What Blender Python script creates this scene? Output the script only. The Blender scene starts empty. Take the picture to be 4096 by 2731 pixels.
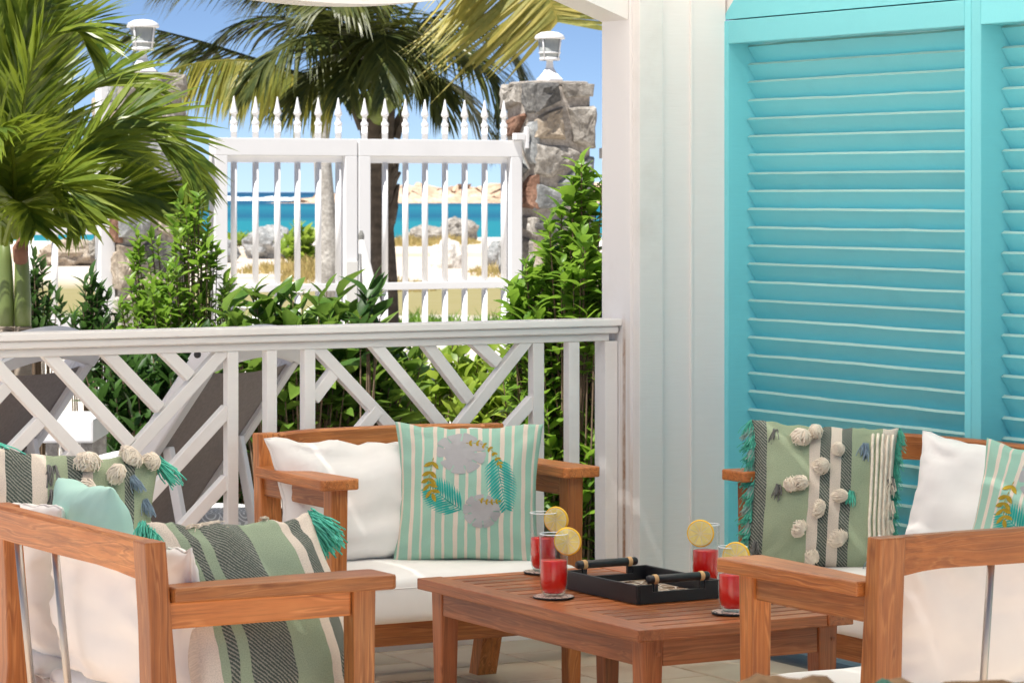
import bpy, bmesh, math, random
from math import sin, cos, pi, radians, sqrt, atan2
from mathutils import Vector, Matrix, noise
random.seed(11)
V = Vector
S = bpy.context.scene
C = S.collection

# ------------------------------------------------------------------ camera, light, exposure
TH = radians(29.5)
cd = bpy.data.cameras.new('camera')
cam = bpy.data.objects.new('camera', cd); C.objects.link(cam)
cam.location = (0, 0, 1.35); cam.rotation_euler = (pi/2, 0, -TH)
cd.sensor_width = 36; cd.lens = 107.14; cd.shift_y = -0.1463
cd.clip_start = 0.1; cd.clip_end = 9000
cd.dof.use_dof = True; cd.dof.focus_distance = 7.4; cd.dof.aperture_fstop = 20
S.camera = cam
SUN_EL, SUN_AZ = 64, 201           # azimuth of the direction to the sun, degrees counter-clockwise from +X
W = bpy.data.worlds.new('World'); S.world = W; W.use_nodes = True
nt = W.node_tree; bg = nt.nodes['Background']
sky = nt.nodes.new('ShaderNodeTexSky'); sky.sky_type = 'NISHITA'; sky.sun_disc = False
sky.sun_elevation = radians(SUN_EL); sky.sun_rotation = radians(90 - SUN_AZ)
sky.air_density = 0.3; sky.dust_density = 0.0; sky.ozone_density = 3.0
tcw = nt.nodes.new('ShaderNodeTexCoord'); mpw = nt.nodes.new('ShaderNodeMapping'); mpw.inputs['Scale'].default_value = (5, 5, 22)
cn = nt.nodes.new('ShaderNodeTexNoise'); cn.inputs['Scale'].default_value = 1.6; cn.inputs['Detail'].default_value = 7; cn.inputs['Distortion'].default_value = .6
nt.links.new(tcw.outputs['Generated'], mpw.inputs[0]); nt.links.new(mpw.outputs[0], cn.inputs['Vector'])
cr = nt.nodes.new('ShaderNodeValToRGB'); cr.color_ramp.elements[0].position = .50; cr.color_ramp.elements[1].position = .80
cr.color_ramp.elements[0].color = (.03, .03, .03, 1); cr.color_ramp.elements[1].color = (.55, .55, .55, 1); nt.links.new(cn.outputs[0], cr.inputs[0])
cm = nt.nodes.new('ShaderNodeMix'); cm.data_type = 'RGBA'; nt.links.new(cr.outputs[0], cm.inputs[0]); nt.links.new(sky.outputs[0], cm.inputs[6]); cm.inputs[7].default_value = (6.0, 7.2, 8.2, 1)
nt.links.new(cm.outputs[2], bg.inputs[0]); bg.inputs[1].default_value = 0.051
sl = bpy.data.lights.new('sun', 'SUN'); sl.energy = 3.4; sl.angle = radians(0.5); sl.color = (1, 0.955, 0.89)
sun = bpy.data.objects.new('sun', sl); C.objects.link(sun); sun.location = (0, 0, 30)
sd = V((cos(radians(SUN_EL))*cos(radians(SUN_AZ)), cos(radians(SUN_EL))*sin(radians(SUN_AZ)), sin(radians(SUN_EL))))
sun.rotation_euler = sd.to_track_quat('Z', 'Y').to_euler()
S.view_settings.view_transform = 'Standard'; S.view_settings.look = 'None'
S.view_settings.exposure = 1.42; S.view_settings.gamma = 1; S.view_settings.use_curve_mapping = False
try:
    S.cycles.max_bounces = 10; S.cycles.diffuse_bounces = 6; S.cycles.transparent_max_bounces = 12
    S.cycles.use_denoising = True; S.cycles.sample_clamp_indirect = 6
except Exception: pass

# ------------------------------------------------------------------ helpers
def at(lat, dep, z=0.0):
    "garden frame: lat metres to the right of, dep metres along, the diagonal of the plot"
    return V((lat*cos(TH)+dep*sin(TH), -lat*sin(TH)+dep*cos(TH), z))

def tag(o, label=None, cat=None, group=None, kind=None):
    if label: o['label'] = label
    if cat: o['category'] = cat
    if group: o['group'] = group
    if kind: o['kind'] = kind
    return o

def empty(name, loc=(0, 0, 0), rz=0.0):
    o = bpy.data.objects.new(name, None); C.objects.link(o)
    o.location = loc; o.rotation_euler = (0, 0, rz); o.empty_display_size = .1
    return o

def link(name, me, mat=None, parent=None, M=None, smooth=False):
    if mat is not None and not me.materials:
        for m in (mat if isinstance(mat, (list, tuple)) else [mat]): me.materials.append(m)
    o = bpy.data.objects.new(name, me); C.objects.link(o)
    if parent is not None: o.parent = parent
    if M is not None: o.matrix_local = M
    if smooth:
        for p in me.polygons: p.use_smooth = True
    return o

def bm_obj(name, bm, mat, parent=None, M=None, smooth=False):
    me = bpy.data.meshes.new(name); bm.to_mesh(me); bm.free()
    return link(name, me, mat, parent, M, smooth)

def pyd(name, vs, fs, mat, parent=None, M=None, smooth=False):
    me = bpy.data.meshes.new(name); me.from_pydata([tuple(v) for v in vs], [], fs); me.update()
    return link(name, me, mat, parent, M, smooth)

def copy_tree(o, parent=None):
    c = o.copy(); C.objects.link(c)
    if parent is not None:
        c.parent = parent; c.matrix_parent_inverse = o.matrix_parent_inverse.copy(); c.matrix_local = o.matrix_local.copy()
    for ch in o.children: copy_tree(ch, c)
    return c

def box_bm(sx, sy, sz, bev=0.0, seg=2, taper=None):
    bm = bmesh.new(); bmesh.ops.create_cube(bm, size=1)
    for v in bm.verts:
        v.co = V((v.co.x*sx, v.co.y*sy, v.co.z*sz))
    if taper:
        for v in bm.verts:
            k = taper if v.co.x < 0 else 1
            v.co.y *= k; v.co.z *= k
    if bev: bmesh.ops.bevel(bm, geom=bm.edges[:], offset=bev, segments=seg, affect='EDGES', profile=.6)
    return bm

def boxo(name, x0, x1, y0, y1, z0, z1, mat, parent=None, bev=.003, seg=2):
    "axis-aligned box between limits"
    bm = box_bm(abs(x1-x0), abs(y1-y0), abs(z1-z0), bev, seg)
    return bm_obj(name, bm, mat, parent, Matrix.Translation(((x0+x1)/2, (y0+y1)/2, (z0+z1)/2)))

def bar_mat(p0, p1, up=(0, 0, 1)):
    p0, p1 = V(p0), V(p1); x = (p1-p0).normalized(); u = V(up)
    y = u.cross(x)
    if y.length < 1e-4: y = V((0, 1, 0)).cross(x)
    y.normalize(); z = x.cross(y)
    M = Matrix((x, y, z)).transposed().to_4x4(); M.translation = (p0+p1)/2
    return M

def bar(name, p0, p1, w, t, mat, parent=None, up=(0, 0, 1), bev=.003, seg=2, taper=None):
    "board whose long axis is local X; w across, t along up"
    L = (V(p1)-V(p0)).length
    return bm_obj(name, box_bm(L, w, t, bev, seg, taper), mat, parent, bar_mat(p0, p1, up))

def prism_bm(pts, d, bev=0.0, seg=2):
    "polygon in local XZ extruded +-d/2 along Y"
    bm = bmesh.new()
    a = [bm.verts.new((x, -d/2, z)) for x, z in pts]; b = [bm.verts.new((x, d/2, z)) for x, z in pts]
    bm.faces.new(a); bm.faces.new(b[::-1]); n = len(pts)
    for i in range(n): bm.faces.new((a[i], b[i], b[(i+1) % n], a[(i+1) % n]))
    bmesh.ops.recalc_face_normals(bm, faces=bm.faces[:])
    if bev: bmesh.ops.bevel(bm, geom=bm.edges[:], offset=bev, segments=seg, affect='EDGES', profile=.6)
    return bm

def lathe(prof, n=24, caps=True):
    bm = bmesh.new(); rings = []
    for r, z in prof:
        if r < 1e-6: rings.append([bm.verts.new((0, 0, z))])
        else: rings.append([bm.verts.new((r*cos(2*pi*i/n), r*sin(2*pi*i/n), z)) for i in range(n)])
    for A, B in zip(rings, rings[1:]):
        for i in range(n):
            j = (i+1) % n
            if len(A) == 1 and len(B) == 1: continue
            if len(A) == 1: bm.faces.new((A[0], B[j], B[i]))
            elif len(B) == 1: bm.faces.new((A[i], A[j], B[0]))
            else: bm.faces.new((A[i], A[j], B[j], B[i]))
    bmesh.ops.recalc_face_normals(bm, faces=bm.faces[:])
    return bm

def tube_into(vs, fs, pts, radii, n=6, cap=True):
    pts = [V(p) for p in pts]; base = len(vs); prev = None
    for i, p in enumerate(pts):
        t = (pts[min(i+1, len(pts)-1)]-pts[max(i-1, 0)]).normalized()
        if prev is None:
            a = t.cross(V((0, 0, 1)));
            if a.length < 1e-3: a = t.cross(V((1, 0, 0)))
        else: a = prev - t*prev.dot(t)
        a.normalize(); prev = a; b = t.cross(a)
        r = radii[i] if isinstance(radii, (list, tuple)) else radii
        for k in range(n):
            q = 2*pi*k/n; vs.append(p+(a*cos(q)+b*sin(q))*r)
    for i in range(len(pts)-1):
        for k in range(n):
            A = base+i*n+k; B = base+i*n+(k+1) % n
            fs.append((A, B, B+n, A+n))
    if cap:
        fs.append(tuple(base+k for k in range(n))[::-1]); fs.append(tuple(base+(len(pts)-1)*n+k for k in range(n)))

def tube(name, pts, radii, mat, parent=None, n=8, smooth=True):
    vs, fs = [], []; tube_into(vs, fs, pts, radii, n)
    return pyd(name, vs, fs, mat, parent, smooth=smooth)

def fb(p, s=1.0, seed=0.0, octv=4):
    return noise.fractal(V(p)*s+V((seed, seed*1.7, -seed)), .7, 2.1, octv)

# ------------------------------------------------------------------ materials
def newmat(name):
    m = bpy.data.materials.new(name); m.use_nodes = True
    return m, m.node_tree.nodes, m.node_tree.links, m.node_tree.nodes['Principled BSDF']

def ramp(N, L, src, stops, const=False):
    r = N.new('ShaderNodeValToRGB'); e = r.color_ramp.elements
    r.color_ramp.interpolation = 'CONSTANT' if const else 'LINEAR'
    while len(e) < len(stops): e.new(0.5)
    for i, (p, c) in enumerate(stops):
        e[i].position = p; e[i].color = (*c, 1) if len(c) == 3 else c
    L.new(src, r.inputs[0]); return r.outputs[0]

def coords(N, L, kind='Object', scale=(1, 1, 1), rnd=False):
    tc = N.new('ShaderNodeTexCoord'); mp = N.new('ShaderNodeMapping'); mp.inputs['Scale'].default_value = scale
    L.new(tc.outputs[kind], mp.inputs['Vector'])
    if rnd:
        oi = N.new('ShaderNodeObjectInfo'); mu = N.new('ShaderNodeMath'); mu.operation = 'MULTIPLY'; mu.inputs[1].default_value = 37.0
        L.new(oi.outputs['Random'], mu.inputs[0]); cx = N.new('ShaderNodeCombineXYZ')
        for i in range(3): L.new(mu.outputs[0], cx.inputs[i])
        L.new(cx.outputs[0], mp.inputs['Location'])
    return mp.outputs[0]

def ntex(N, L, vec, scale=5, detail=5, rough=.55, dist=0.0):
    n = N.new('ShaderNodeTexNoise'); n.inputs['Scale'].default_value = scale; n.inputs['Detail'].default_value = detail
    n.inputs['Roughness'].default_value = rough; n.inputs['Distortion'].default_value = dist
    L.new(vec, n.inputs['Vector']); return n

def bump(N, L, P, h, strength=.3, dist=.01):
    b = N.new('ShaderNodeBump'); b.inputs['Strength'].default_value = strength; b.inputs['Distance'].default_value = dist
    L.new(h, b.inputs['Height']); L.new(b.outputs[0], P.inputs['Normal'])

def mixc(N, L, fac, a, b, mode='MIX'):
    m = N.new('ShaderNodeMix'); m.data_type = 'RGBA'; m.blend_type = mode
    for sock, v in ((m.inputs[0], fac), (m.inputs[6], a), (m.inputs[7], b)):
        if hasattr(v, 'node'): L.new(v, sock)
        elif isinstance(v, (int, float)): sock.default_value = v
        else: sock.default_value = (*v, 1)
    return m.outputs[2]

def plain(name, c, rough=.5, var=.12, scale=6, bmp=.08, stretch=(1, 1, 1), rnd=True, metal=0, spec=.5, bdist=.004):
    m, N, L, P = newmat(name)
    v = coords(N, L, 'Object', stretch, rnd); n = ntex(N, L, v, scale, 6, .6)
    lo = tuple(x*(1-var) for x in c); hi = tuple(min(1, x*(1+var)) for x in c)
    L.new(ramp(N, L, n.outputs[0], [(.3, lo), (.7, hi)]), P.inputs['Base Color'])
    P.inputs['Roughness'].default_value = rough; P.inputs['Metallic'].default_value = metal
    P.inputs['Specular IOR Level'].default_value = spec
    if bmp: bump(N, L, P, n.outputs[0], bmp, bdist)
    return m

def paint(name, c, dirt=(.42, .36, .30), amt=.35, rough=.45, scale=3.0):
    "old brushed paint: faint brush streaks, patches of grime"
    m, N, L, P = newmat(name)
    v = coords(N, L, 'Object', (1, 1, 1), True)
    n1 = ntex(N, L, v, scale, 7, .65); n2 = ntex(N, L, coords(N, L, 'Object', (3, 40, 40), True), 4, 4, .6)
    f = ramp(N, L, n1.outputs[0], [(.55, (0, 0, 0)), (.82, (amt, amt, amt))])
    base = mixc(N, L, f, c, dirt)
    base = mixc(N, L, ramp(N, L, n2.outputs[0], [(.3, (.0, .0, .0)), (.7, (.1, .1, .1))]), base, tuple(x*.8 for x in c))
    n3 = ntex(N, L, v, 26, 5, .75)
    base = mixc(N, L, ramp(N, L, n3.outputs[0], [(.70, (0, 0, 0)), (.76, (amt*1.5, amt*1.5, amt*1.5))]), base, dirt)
    oi = N.new('ShaderNodeObjectInfo'); hv = N.new('ShaderNodeHueSaturation'); mr = N.new('ShaderNodeMapRange'); mr.inputs['To Min'].default_value = .93; mr.inputs['To Max'].default_value = 1.05
    L.new(oi.outputs['Random'], mr.inputs[0]); L.new(mr.outputs[0], hv.inputs['Value']); L.new(base, hv.inputs['Color'])
    L.new(hv.outputs[0], P.inputs['Base Color']); P.inputs['Roughness'].default_value = rough
    bump(N, L, P, n2.outputs[0], .2, .003)
    return m

def wood(name, dark, mid, light, rough=.42, tint=.30):
    m, N, L, P = newmat(name)
    v = coords(N, L, 'Object', (1.0, 1, 1), True)
    st = coords(N, L, 'Object', (1.1, 13, 13), True)
    warp = ntex(N, L, st, 1.2, 3, .5)
    add = N.new('ShaderNodeVectorMath'); add.operation = 'MULTIPLY_ADD'
    L.new(warp.outputs['Color'], add.inputs[0]); add.inputs[1].default_value = (.4, 1.5, 1.5); L.new(st, add.inputs[2])
    wv = N.new('ShaderNodeTexWave'); wv.wave_type = 'RINGS'; wv.rings_direction = 'X'; wv.inputs['Scale'].default_value = 1.6
    wv.inputs['Distortion'].default_value = 5.0; wv.inputs['Detail'].default_value = 3; wv.inputs['Detail Scale'].default_value = .8
    L.new(add.outputs[0], wv.inputs['Vector'])
    fine = ntex(N, L, coords(N, L, 'Object', (3, 110, 110), True), 1.0, 5, .7)
    big = ntex(N, L, coords(N, L, 'Object', (2.2, 6, 6), True), 1.3, 4, .55)
    c1 = ramp(N, L, wv.outputs['Fac'], [(.0, mid), (.5, tuple(x*.92 for x in mid)), (.80, light), (.88, light), (1.0, dark)])
    c2 = ramp(N, L, big.outputs[0], [(.25, dark), (.5, mid), (.75, light)])
    c = mixc(N, L, .62, c1, c2)
    c = mixc(N, L, ramp(N, L, fine.outputs[0], [(.35, (.5, .5, .5)), (.55, (0, 0, 0))]), c, tuple(x*.55 for x in dark))
    oi = N.new('ShaderNodeObjectInfo')
    hv = N.new('ShaderNodeHueSaturation'); L.new(c, hv.inputs['Color'])
    mr = N.new('ShaderNodeMapRange'); mr.inputs['To Min'].default_value = 1-tint; mr.inputs['To Max'].default_value = 1+tint
    L.new(oi.outputs['Random'], mr.inputs[0]); L.new(mr.outputs[0], hv.inputs['Value'])
    L.new(hv.outputs[0], P.inputs['Base Color']); P.inputs['Roughness'].default_value = rough
    bump(N, L, P, fine.outputs[0], .15, .002)
    return m

def leafmat(name, c1, c2, rough=.42, trans=.35, spec=.4):
    m, N, L, P = newmat(name)
    a = N.new('ShaderNodeAttribute'); a.attribute_name = 'tint'
    oi = N.new('ShaderNodeObjectInfo')
    n = ntex(N, L, coords(N, L, 'Object', (1, 1, 1), True), 30, 3)
    col = mixc(N, L, a.outputs['Fac'], c1, c2)
    col = mixc(N, L, ramp(N, L, n.outputs[0], [(.35, (.0, .0, .0)), (.75, (.35, .35, .35))]), col, tuple(x*1.5 for x in c2))
    L.new(col, P.inputs['Base Color']); P.inputs['Roughness'].default_value = rough; P.inputs['Specular IOR Level'].default_value = spec
    t = N.new('ShaderNodeBsdfTranslucent'); L.new(mixc(N, L, .5, col, tuple(min(1, x*2.2) for x in c2)), t.inputs[0])
    mx = N.new('ShaderNodeMixShader'); mx.inputs[0].default_value = trans
    L.new(P.outputs[0], mx.inputs[1]); L.new(t.outputs[0], mx.inputs[2]); L.new(mx.outputs[0], N['Material Output'].inputs[0])
    return m

WHITE = paint('white_paint', (.85, .845, .83), amt=.3)
WHITE2 = paint('white_paint_wall', (.87, .835, .82), amt=.10, scale=1.6)
GATEW = plain('white_metal_paint', (.74, .74, .75), .35, .03, 4, .03)
TURQ = paint('turquoise_paint', (.20, .675, .755), (.13, .47, .54), .25, .42, 4)
TURQE = paint('pale_turquoise_edge', (.40, .63, .60), (.30, .45, .43), .3, .6, 6)  # paler turquoise for the nose faces of the slats
TEAK = wood('teak', (.24, .064, .016), (.47, .160, .038), (.68, .30, .10))
TEAKD = wood('teak_table', (.19, .056, .019), (.39, .122, .040), (.52, .20, .075), .34)
STEEL = plain('brushed_steel', (.50, .475, .445), .5, .06, 3, .02, (1, 1, .05), metal=1)
CUSH = plain('white_outdoor_canvas', (.84, .83, .81), .85, .03, 5, .05, spec=.2)
TEALY = plain('teal_yarn', (.13, .57, .43), .9, .35, 60, 0, spec=.1)
CREAMY = plain('cream_yarn', (.90, .79, .66), .92, .15, 60, 0, spec=.1)
GREYY = plain('grey_yarn', (.20, .20, .19), .92, .3, 60, 0, spec=.1)
BLUEY = plain('blue_yarn', (.27, .36, .45), .92, .2, 60, 0, spec=.1)
BROWNY = plain('brown_yarn', (.10, .060, .032), .92, .3, 40, 0, spec=.1)
BLACK = plain('black_lacquer', (.012, .012, .014), .45, .2, 6, .03)
RAFFIA = plain('raffia', (.62, .38, .17), .7, .2, 40, .1)
ROCKM = None

# ------------------------------------------------------------------ ground, porch, sea
def ground_mat():
    m, N, L, P = newmat('coastal_ground')
    v = coords(N, L, 'Object'); n = ntex(N, L, v, .22, 8, .6); n2 = ntex(N, L, v, 2.2, 6, .7)
    sep = N.new('ShaderNodeSeparateXYZ'); L.new(v, sep.inputs[0])
    d1 = N.new('ShaderNodeMath'); d1.operation = 'MULTIPLY_ADD'; L.new(n.outputs[0], d1.inputs[0]); d1.inputs[1].default_value = 16; L.new(sep.outputs[1], d1.inputs[2])
    mr = N.new('ShaderNodeMapRange'); L.new(d1.outputs[0], mr.inputs[0]); mr.inputs['From Min'].default_value = 20; mr.inputs['From Max'].default_value = 120
    grass = (.24, .21, .085); sand = (.62, .54, .47); gravel = (.52, .48, .43); pale = (.62, .57, .50)
    f = ramp(N, L, mr.outputs[0], [(.0, pale), (.24, pale), (.27, gravel), (.285, grass), (.40, grass), (.455, sand), (.62, sand), (.66, (.52, .40, .26)), (.70, sand), (1, (.85, .80, .74))])
    c = mixc(N, L, ramp(N, L, n2.outputs[0], [(.4, (0, 0, 0)), (.75, (.45, .45, .45))]), f, (.30, .26, .15))
    L.new(c, P.inputs['Base Color']); P.inputs['Roughness'].default_value = .95
    bump(N, L, P, n2.outputs[0], .5, .05)
    return m

g = empty('coastal_plot', (0, 0, 0), -TH)           # rotated frame: local x = lat, y = depth
bpy.data.objects.remove(g)
def plot_obj(name, vs, fs, mat, smooth=False):
    me = bpy.data.meshes.new(name); me.from_pydata(vs, [], fs); me.update()
    o = link(name, me, mat, smooth=smooth); o.rotation_euler = (0, 0, -TH); return o

nx, ny = 40, 44
xs = [-160+320*i/nx for i in range(nx+1)]; ys = [-40+176*j/ny for j in range(ny+1)]
vs = []
for y in ys:
    for x in xs:
        z = -.30
        if y > 26: z += .10*fb((x, y, 0), .12, 3)
        sh = 108+4*fb((x, 0, 0), .03, 5)
        if y > sh: z -= (y-sh)*.06
        vs.append((x, y, z))
fs = [(j*(nx+1)+i, j*(nx+1)+i+1, (j+1)*(nx+1)+i+1, (j+1)*(nx+1)+i) for j in range(ny) for i in range(nx)]
tag(plot_obj('ground', vs, fs, ground_mat(), True), 'sandy ground with dry grass running down to the beach', kind='structure')

def sea_mat():
    m, N, L, P = newmat('sea_water')
    v = coords(N, L, 'Object'); n = ntex(N, L, coords(N, L, 'Object', (.25, 1, 1)), .05, 6, .6); n2 = ntex(N, L, coords(N, L, 'Object', (.5, 1.4, 1)), 1.1, 5, .6)
    sep = N.new('ShaderNodeSeparateXYZ'); L.new(v, sep.inputs[0])
    lg = N.new('ShaderNodeMath'); lg.operation = 'LOGARITHM'; lg.inputs[1].default_value = 10; L.new(sep.outputs[1], lg.inputs[0])
    ad = N.new('ShaderNodeMath'); ad.operation = 'MULTIPLY_ADD'; L.new(n.outputs[0], ad.inputs[0]); ad.inputs[1].default_value = .16; L.new(lg.outputs[0], ad.inputs[2])
    mr = N.new('ShaderNodeMapRange'); L.new(ad.outputs[0], mr.inputs[0]); mr.inputs['From Min'].default_value = 2.05; mr.inputs['From Max'].default_value = 3.4
    deep = (.010, .075, .150); tq = (.014, .185, .235); mid = (.010, .100, .175)
    c = ramp(N, L, mr.outputs[0], [(.0, (.08, .36, .37)), (.06, tq), (.20, tq), (.27, mid), (.40, (.012, .155, .22)), (.52, deep), (.70, (.010, .095, .18)), (1, (.008, .055, .125))])
    c = mixc(N, L, ramp(N, L, n2.outputs[0], [(.62, (0, 0, 0)), (.8, (.25, .25, .25))]), c, (.25, .5, .55))
    L.new(c, P.inputs['Base Color']); P.inputs['Roughness'].default_value = .5; P.inputs['Specular IOR Level'].default_value = .12
    bump(N, L, P, n2.outputs[0], .3, .2)
    return m
tag(plot_obj('sea', [(-900, 104, -.42), (900, 104, -.42), (3500, 6000, -.42), (-3500, 6000, -.42)], [(0, 1, 2, 3)], sea_mat()),
    'turquoise sea with darker blue bands', kind='structure')

FOAM = plain('foam', (.92, .93, .94), .8, .05, .3, .3, bdist=.2)
def strip_rock(name, pts, w, h, mat, seed, n=60, label=None, kind='structure'):
    "long low ridge along the horizon"
    vs, fs = [], []; m = 7
    for i in range(n+1):
        t = i/n; x = pts[0][0]+(pts[1][0]-pts[0][0])*t; y = pts[0][1]+(pts[1][1]-pts[0][1])*t
        e = min(1, 6*t, 6*(1-t))
        for j in range(m):
            s = j/(m-1)*2-1
            hh = h*(1-s*s)*e*(.55+.9*abs(fb((i*.22, j*.5, seed), 1, seed, 5)))
            vs.append((x+fb((i, j, 2), .9, seed)*w*.2, y+s*w/2, -.5+hh))
    for i in range(n):
        for j in range(m-1): fs.append((i*m+j, (i+1)*m+j, (i+1)*m+j+1, i*m+j+1))
    return tag(plot_obj(name, vs, fs, mat, False), label, kind=kind)
strip_rock('surf', ((-150, 620), (-30, 640)), 10, .30, FOAM, 4, 70, 'white surf breaking on the far reef')
strip_rock('surf', ((-62, 600), (-40, 610)), 8, .8, FOAM, 8, 40, 'higher white breaker on the far reef')
def rock_mat(name, a, b, c, scale=3.0):
    m, N, L, P = newmat(name)
    v = coords(N, L, 'Object', (1, 1, 1), True); n = ntex(N, L, v, scale, 9, .68, .4); n2 = ntex(N, L, v, scale*6, 6, .7)
    col = ramp(N, L, n.outputs[0], [(.28, a), (.5, b), (.72, c)])
    col = mixc(N, L, ramp(N, L, n2.outputs[0], [(.4, (.55, .55, .55)), (.6, (0, 0, 0))]), col, tuple(x*.5 for x in a))
    L.new(col, P.inputs['Base Color']); P.inputs['Roughness'].default_value = .9
    ad = N.new('ShaderNodeMath'); ad.operation = 'MULTIPLY_ADD'; L.new(n2.outputs[0], ad.inputs[0]); ad.inputs[1].default_value = .35; L.new(n.outputs[0], ad.inputs[2])
    bump(N, L, P, ad.outputs[0], .7, .06/scale*3)
    return m
R_GREY = rock_mat('grey_rock', (.16, .17, .17), (.34, .35, .35), (.52, .51, .49))
R_PALE = rock_mat('pale_rock', (.5, .46, .4), (.72, .68, .62), (.86, .84, .8))
R_BROWN = rock_mat('rust_rock', (.13, .065, .04), (.24, .125, .08), (.36, .22, .15), 5)
R_TAN = rock_mat('tan_rock', (.25, .20, .15), (.42, .35, .27), (.6, .54, .46), 5)
R_DARK = rock_mat('dark_rock', (.05, .05, .05), (.12, .115, .11), (.26, .25, .23), 6)
R_MIX = rock_mat('mottled_rock', (.16, .14, .12), (.36, .33, .29), (.6, .57, .52), 5)
R_HEAD = rock_mat('headland_rock', (.36, .24, .16), (.66, .48, .34), (.82, .70, .56), .35)
MORTAR = rock_mat('mortar', (.30, .26, .22), (.42, .37, .32), (.55, .50, .45), 7)
strip_rock('headland', ((-34, 470), (40, 480)), 26, 3.3, R_HEAD, 21, 120, 'low pinkish rocky headland on the horizon')
strip_rock('headland', ((-24, 500), (60, 520)), 12, 3.2, R_HEAD, 33, 60, 'farther brown ridge behind the rocky headland')

# porch
def tile_mat():
    m, N, L, P = newmat('stone_tile')
    v = coords(N, L, 'Object', (1, 1, 1), True); n = ntex(N, L, v, 3, 7, .6, .6)
    oi = N.new('ShaderNodeObjectInfo')
    a = ramp(N, L, n.outputs[0], [(.25, (.44, .32, .21)), (.5, (.60, .48, .34)), (.75, (.66, .52, .36))])
    b = ramp(N, L, n.outputs[0], [(.25, (.52, .31, .21)), (.5, (.60, .43, .32)), (.75, (.62, .54, .43))])
    L.new(mixc(N, L, oi.outputs['Random'], a, b), P.inputs['Base Color']); P.inputs['Roughness'].default_value = .5
    bump(N, L, P, n.outputs[0], .15, .004)
    return m
GROUT = plain('grout', (.58, .53, .47), .9, .15, 20, .2)
TERR = plain('bounce_paving', (.70, .60, .49), .7, .12, 2, .1)
fl = boxo('floor', -3.0, 5.30, -4.0, 9.90, -.30, -.006, GROUT, None, 0)
tag(fl, 'porch floor of pale stone tiles', kind='structure')
TM = tile_mat(); ts = .306; FLI = Matrix.Translation(-fl.location)
tile_me = None
for i in range(12):
    for j in range(22):
        x = 1.45+i*ts; y = 9.88-j*ts-(.15 if i % 2 else 0)
        if y < 3.9: continue
        if i == 0 and j == 0: boxo('grout_bed', 1.45, 1.45+12*ts, 3.6, 9.88, -.0058, -.0015, plain('dark_grout', (.30, .26, .23), .9, .15, 20, .2), fl, 0).matrix_parent_inverse = FLI
        if tile_me is None:
            t = bm_obj('tile', box_bm(ts-.008, ts-.008, .014, .0025, 1), TM, fl); tile_me = t.data
        else: t = link('tile', tile_me, None, fl)
        t.matrix_parent_inverse = FLI; t.location = (x, y-ts/2, -.004+random.uniform(-.0006, .0006))
tag(boxo('terrace', -40, 14, -40, 3.4, -.30, .001, TERR, None, 0), 'unseen pale paving added beside the porch to bounce sun', kind='structure')  # out-of-view ground put in pale to reflect sunlight under the roof
tag(boxo('pool_deck', -8, 11, 9.905, 12.4, -.30, -.15, plain('deck_paving', (.58, .54, .49), .8, .1, 3, .1), None, 0), 'pale paved deck outside the porch railing', kind='structure')

# roof, beam, column, wall
rf = empty('unseen_porch_roof', (2, 5.6, 2.45)); tag(rf, 'unseen porch roof panels, made translucent to light the seats', kind='structure')  # out-of-view roof; its translucency is invented so filtered sun brightens the porch
m_, N_, L_, P_ = newmat('translucent_roof_sheet')
t_ = N_.new('ShaderNodeBsdfTranslucent'); t_.inputs[0].default_value = (.97, .93, .885, 1); P_.inputs['Base Color'].default_value = (.85, .84, .82, 1)
x_ = N_.new('ShaderNodeMixShader'); x_.inputs[0].default_value = .95; L_.new(P_.outputs[0], x_.inputs[1]); L_.new(t_.outputs[0], x_.inputs[2]); L_.new(x_.outputs[0], N_['Material Output'].inputs[0])
for k in range(8): boxo('light_roof_panel', -.9+k*.52, -.9+k*.52+.515, 4.1-5.6, 7.85-5.6, .06, .066, m_, rf, 0)
for k in range(5): boxo('shade_board', -.9+k*.54, -.9+k*.54+.535, 7.86-5.6, 8.95-5.6, .0, .03, WHITE2, rf, 0)  # unseen opaque boards added only to shade the loungers
for k in range(5): boxo('rafter', -.9+k*1.04-.03, -.9+k*1.04+.03, 4.1-5.6, 7.45-5.6, -.04, .058, WHITE, rf, .004)

YR = 7.557
pts = []
xs_ = [1.2+i*.045 for i in range(77)]
def beam_z(x):
    z = min(1.8645+.23*(x-3.72)**2, 1.846+.36*(4.63-x)) if x > 3.2 else 1.8645+.23*(min(abs(x-3.72), abs(x-2.6)))**2
    return z
prof = [(x, beam_z(x)) for x in xs_ if x < 4.628]+[(4.629, 1.846), (4.629, 2.44), (1.2, 2.44)]
vsb, fsb = [], []
bmx = bmesh.new()
lowf = [bmx.verts.new((x, 7.50, z)) for x, z in prof[:-2]]; lowb = [bmx.verts.new((x, 7.648, z)) for x, z in prof[:-2]]
upf = [bmx.verts.new((x, 7.50, 2.44)) for x, z in prof[:-2]]; upb = [bmx.verts.new((x, 7.648, 2.44)) for x, z in prof[:-2]]
for i in range(len(lowf)-1):
    bmx.faces.new((lowf[i], lowf[i+1], upf[i+1], upf[i])); bmx.faces.new((lowb[i+1], lowb[i], upb[i], upb[i+1])); bmx.faces.new((lowf[i+1], lowf[i], lowb[i], lowb[i+1]))
bmesh.ops.recalc_face_normals(bmx, faces=bmx.faces[:])
tag(bm_obj('porch_beam', bmx, WHITE), 'white scalloped beam across the top of the porch opening', 'beam')

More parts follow.
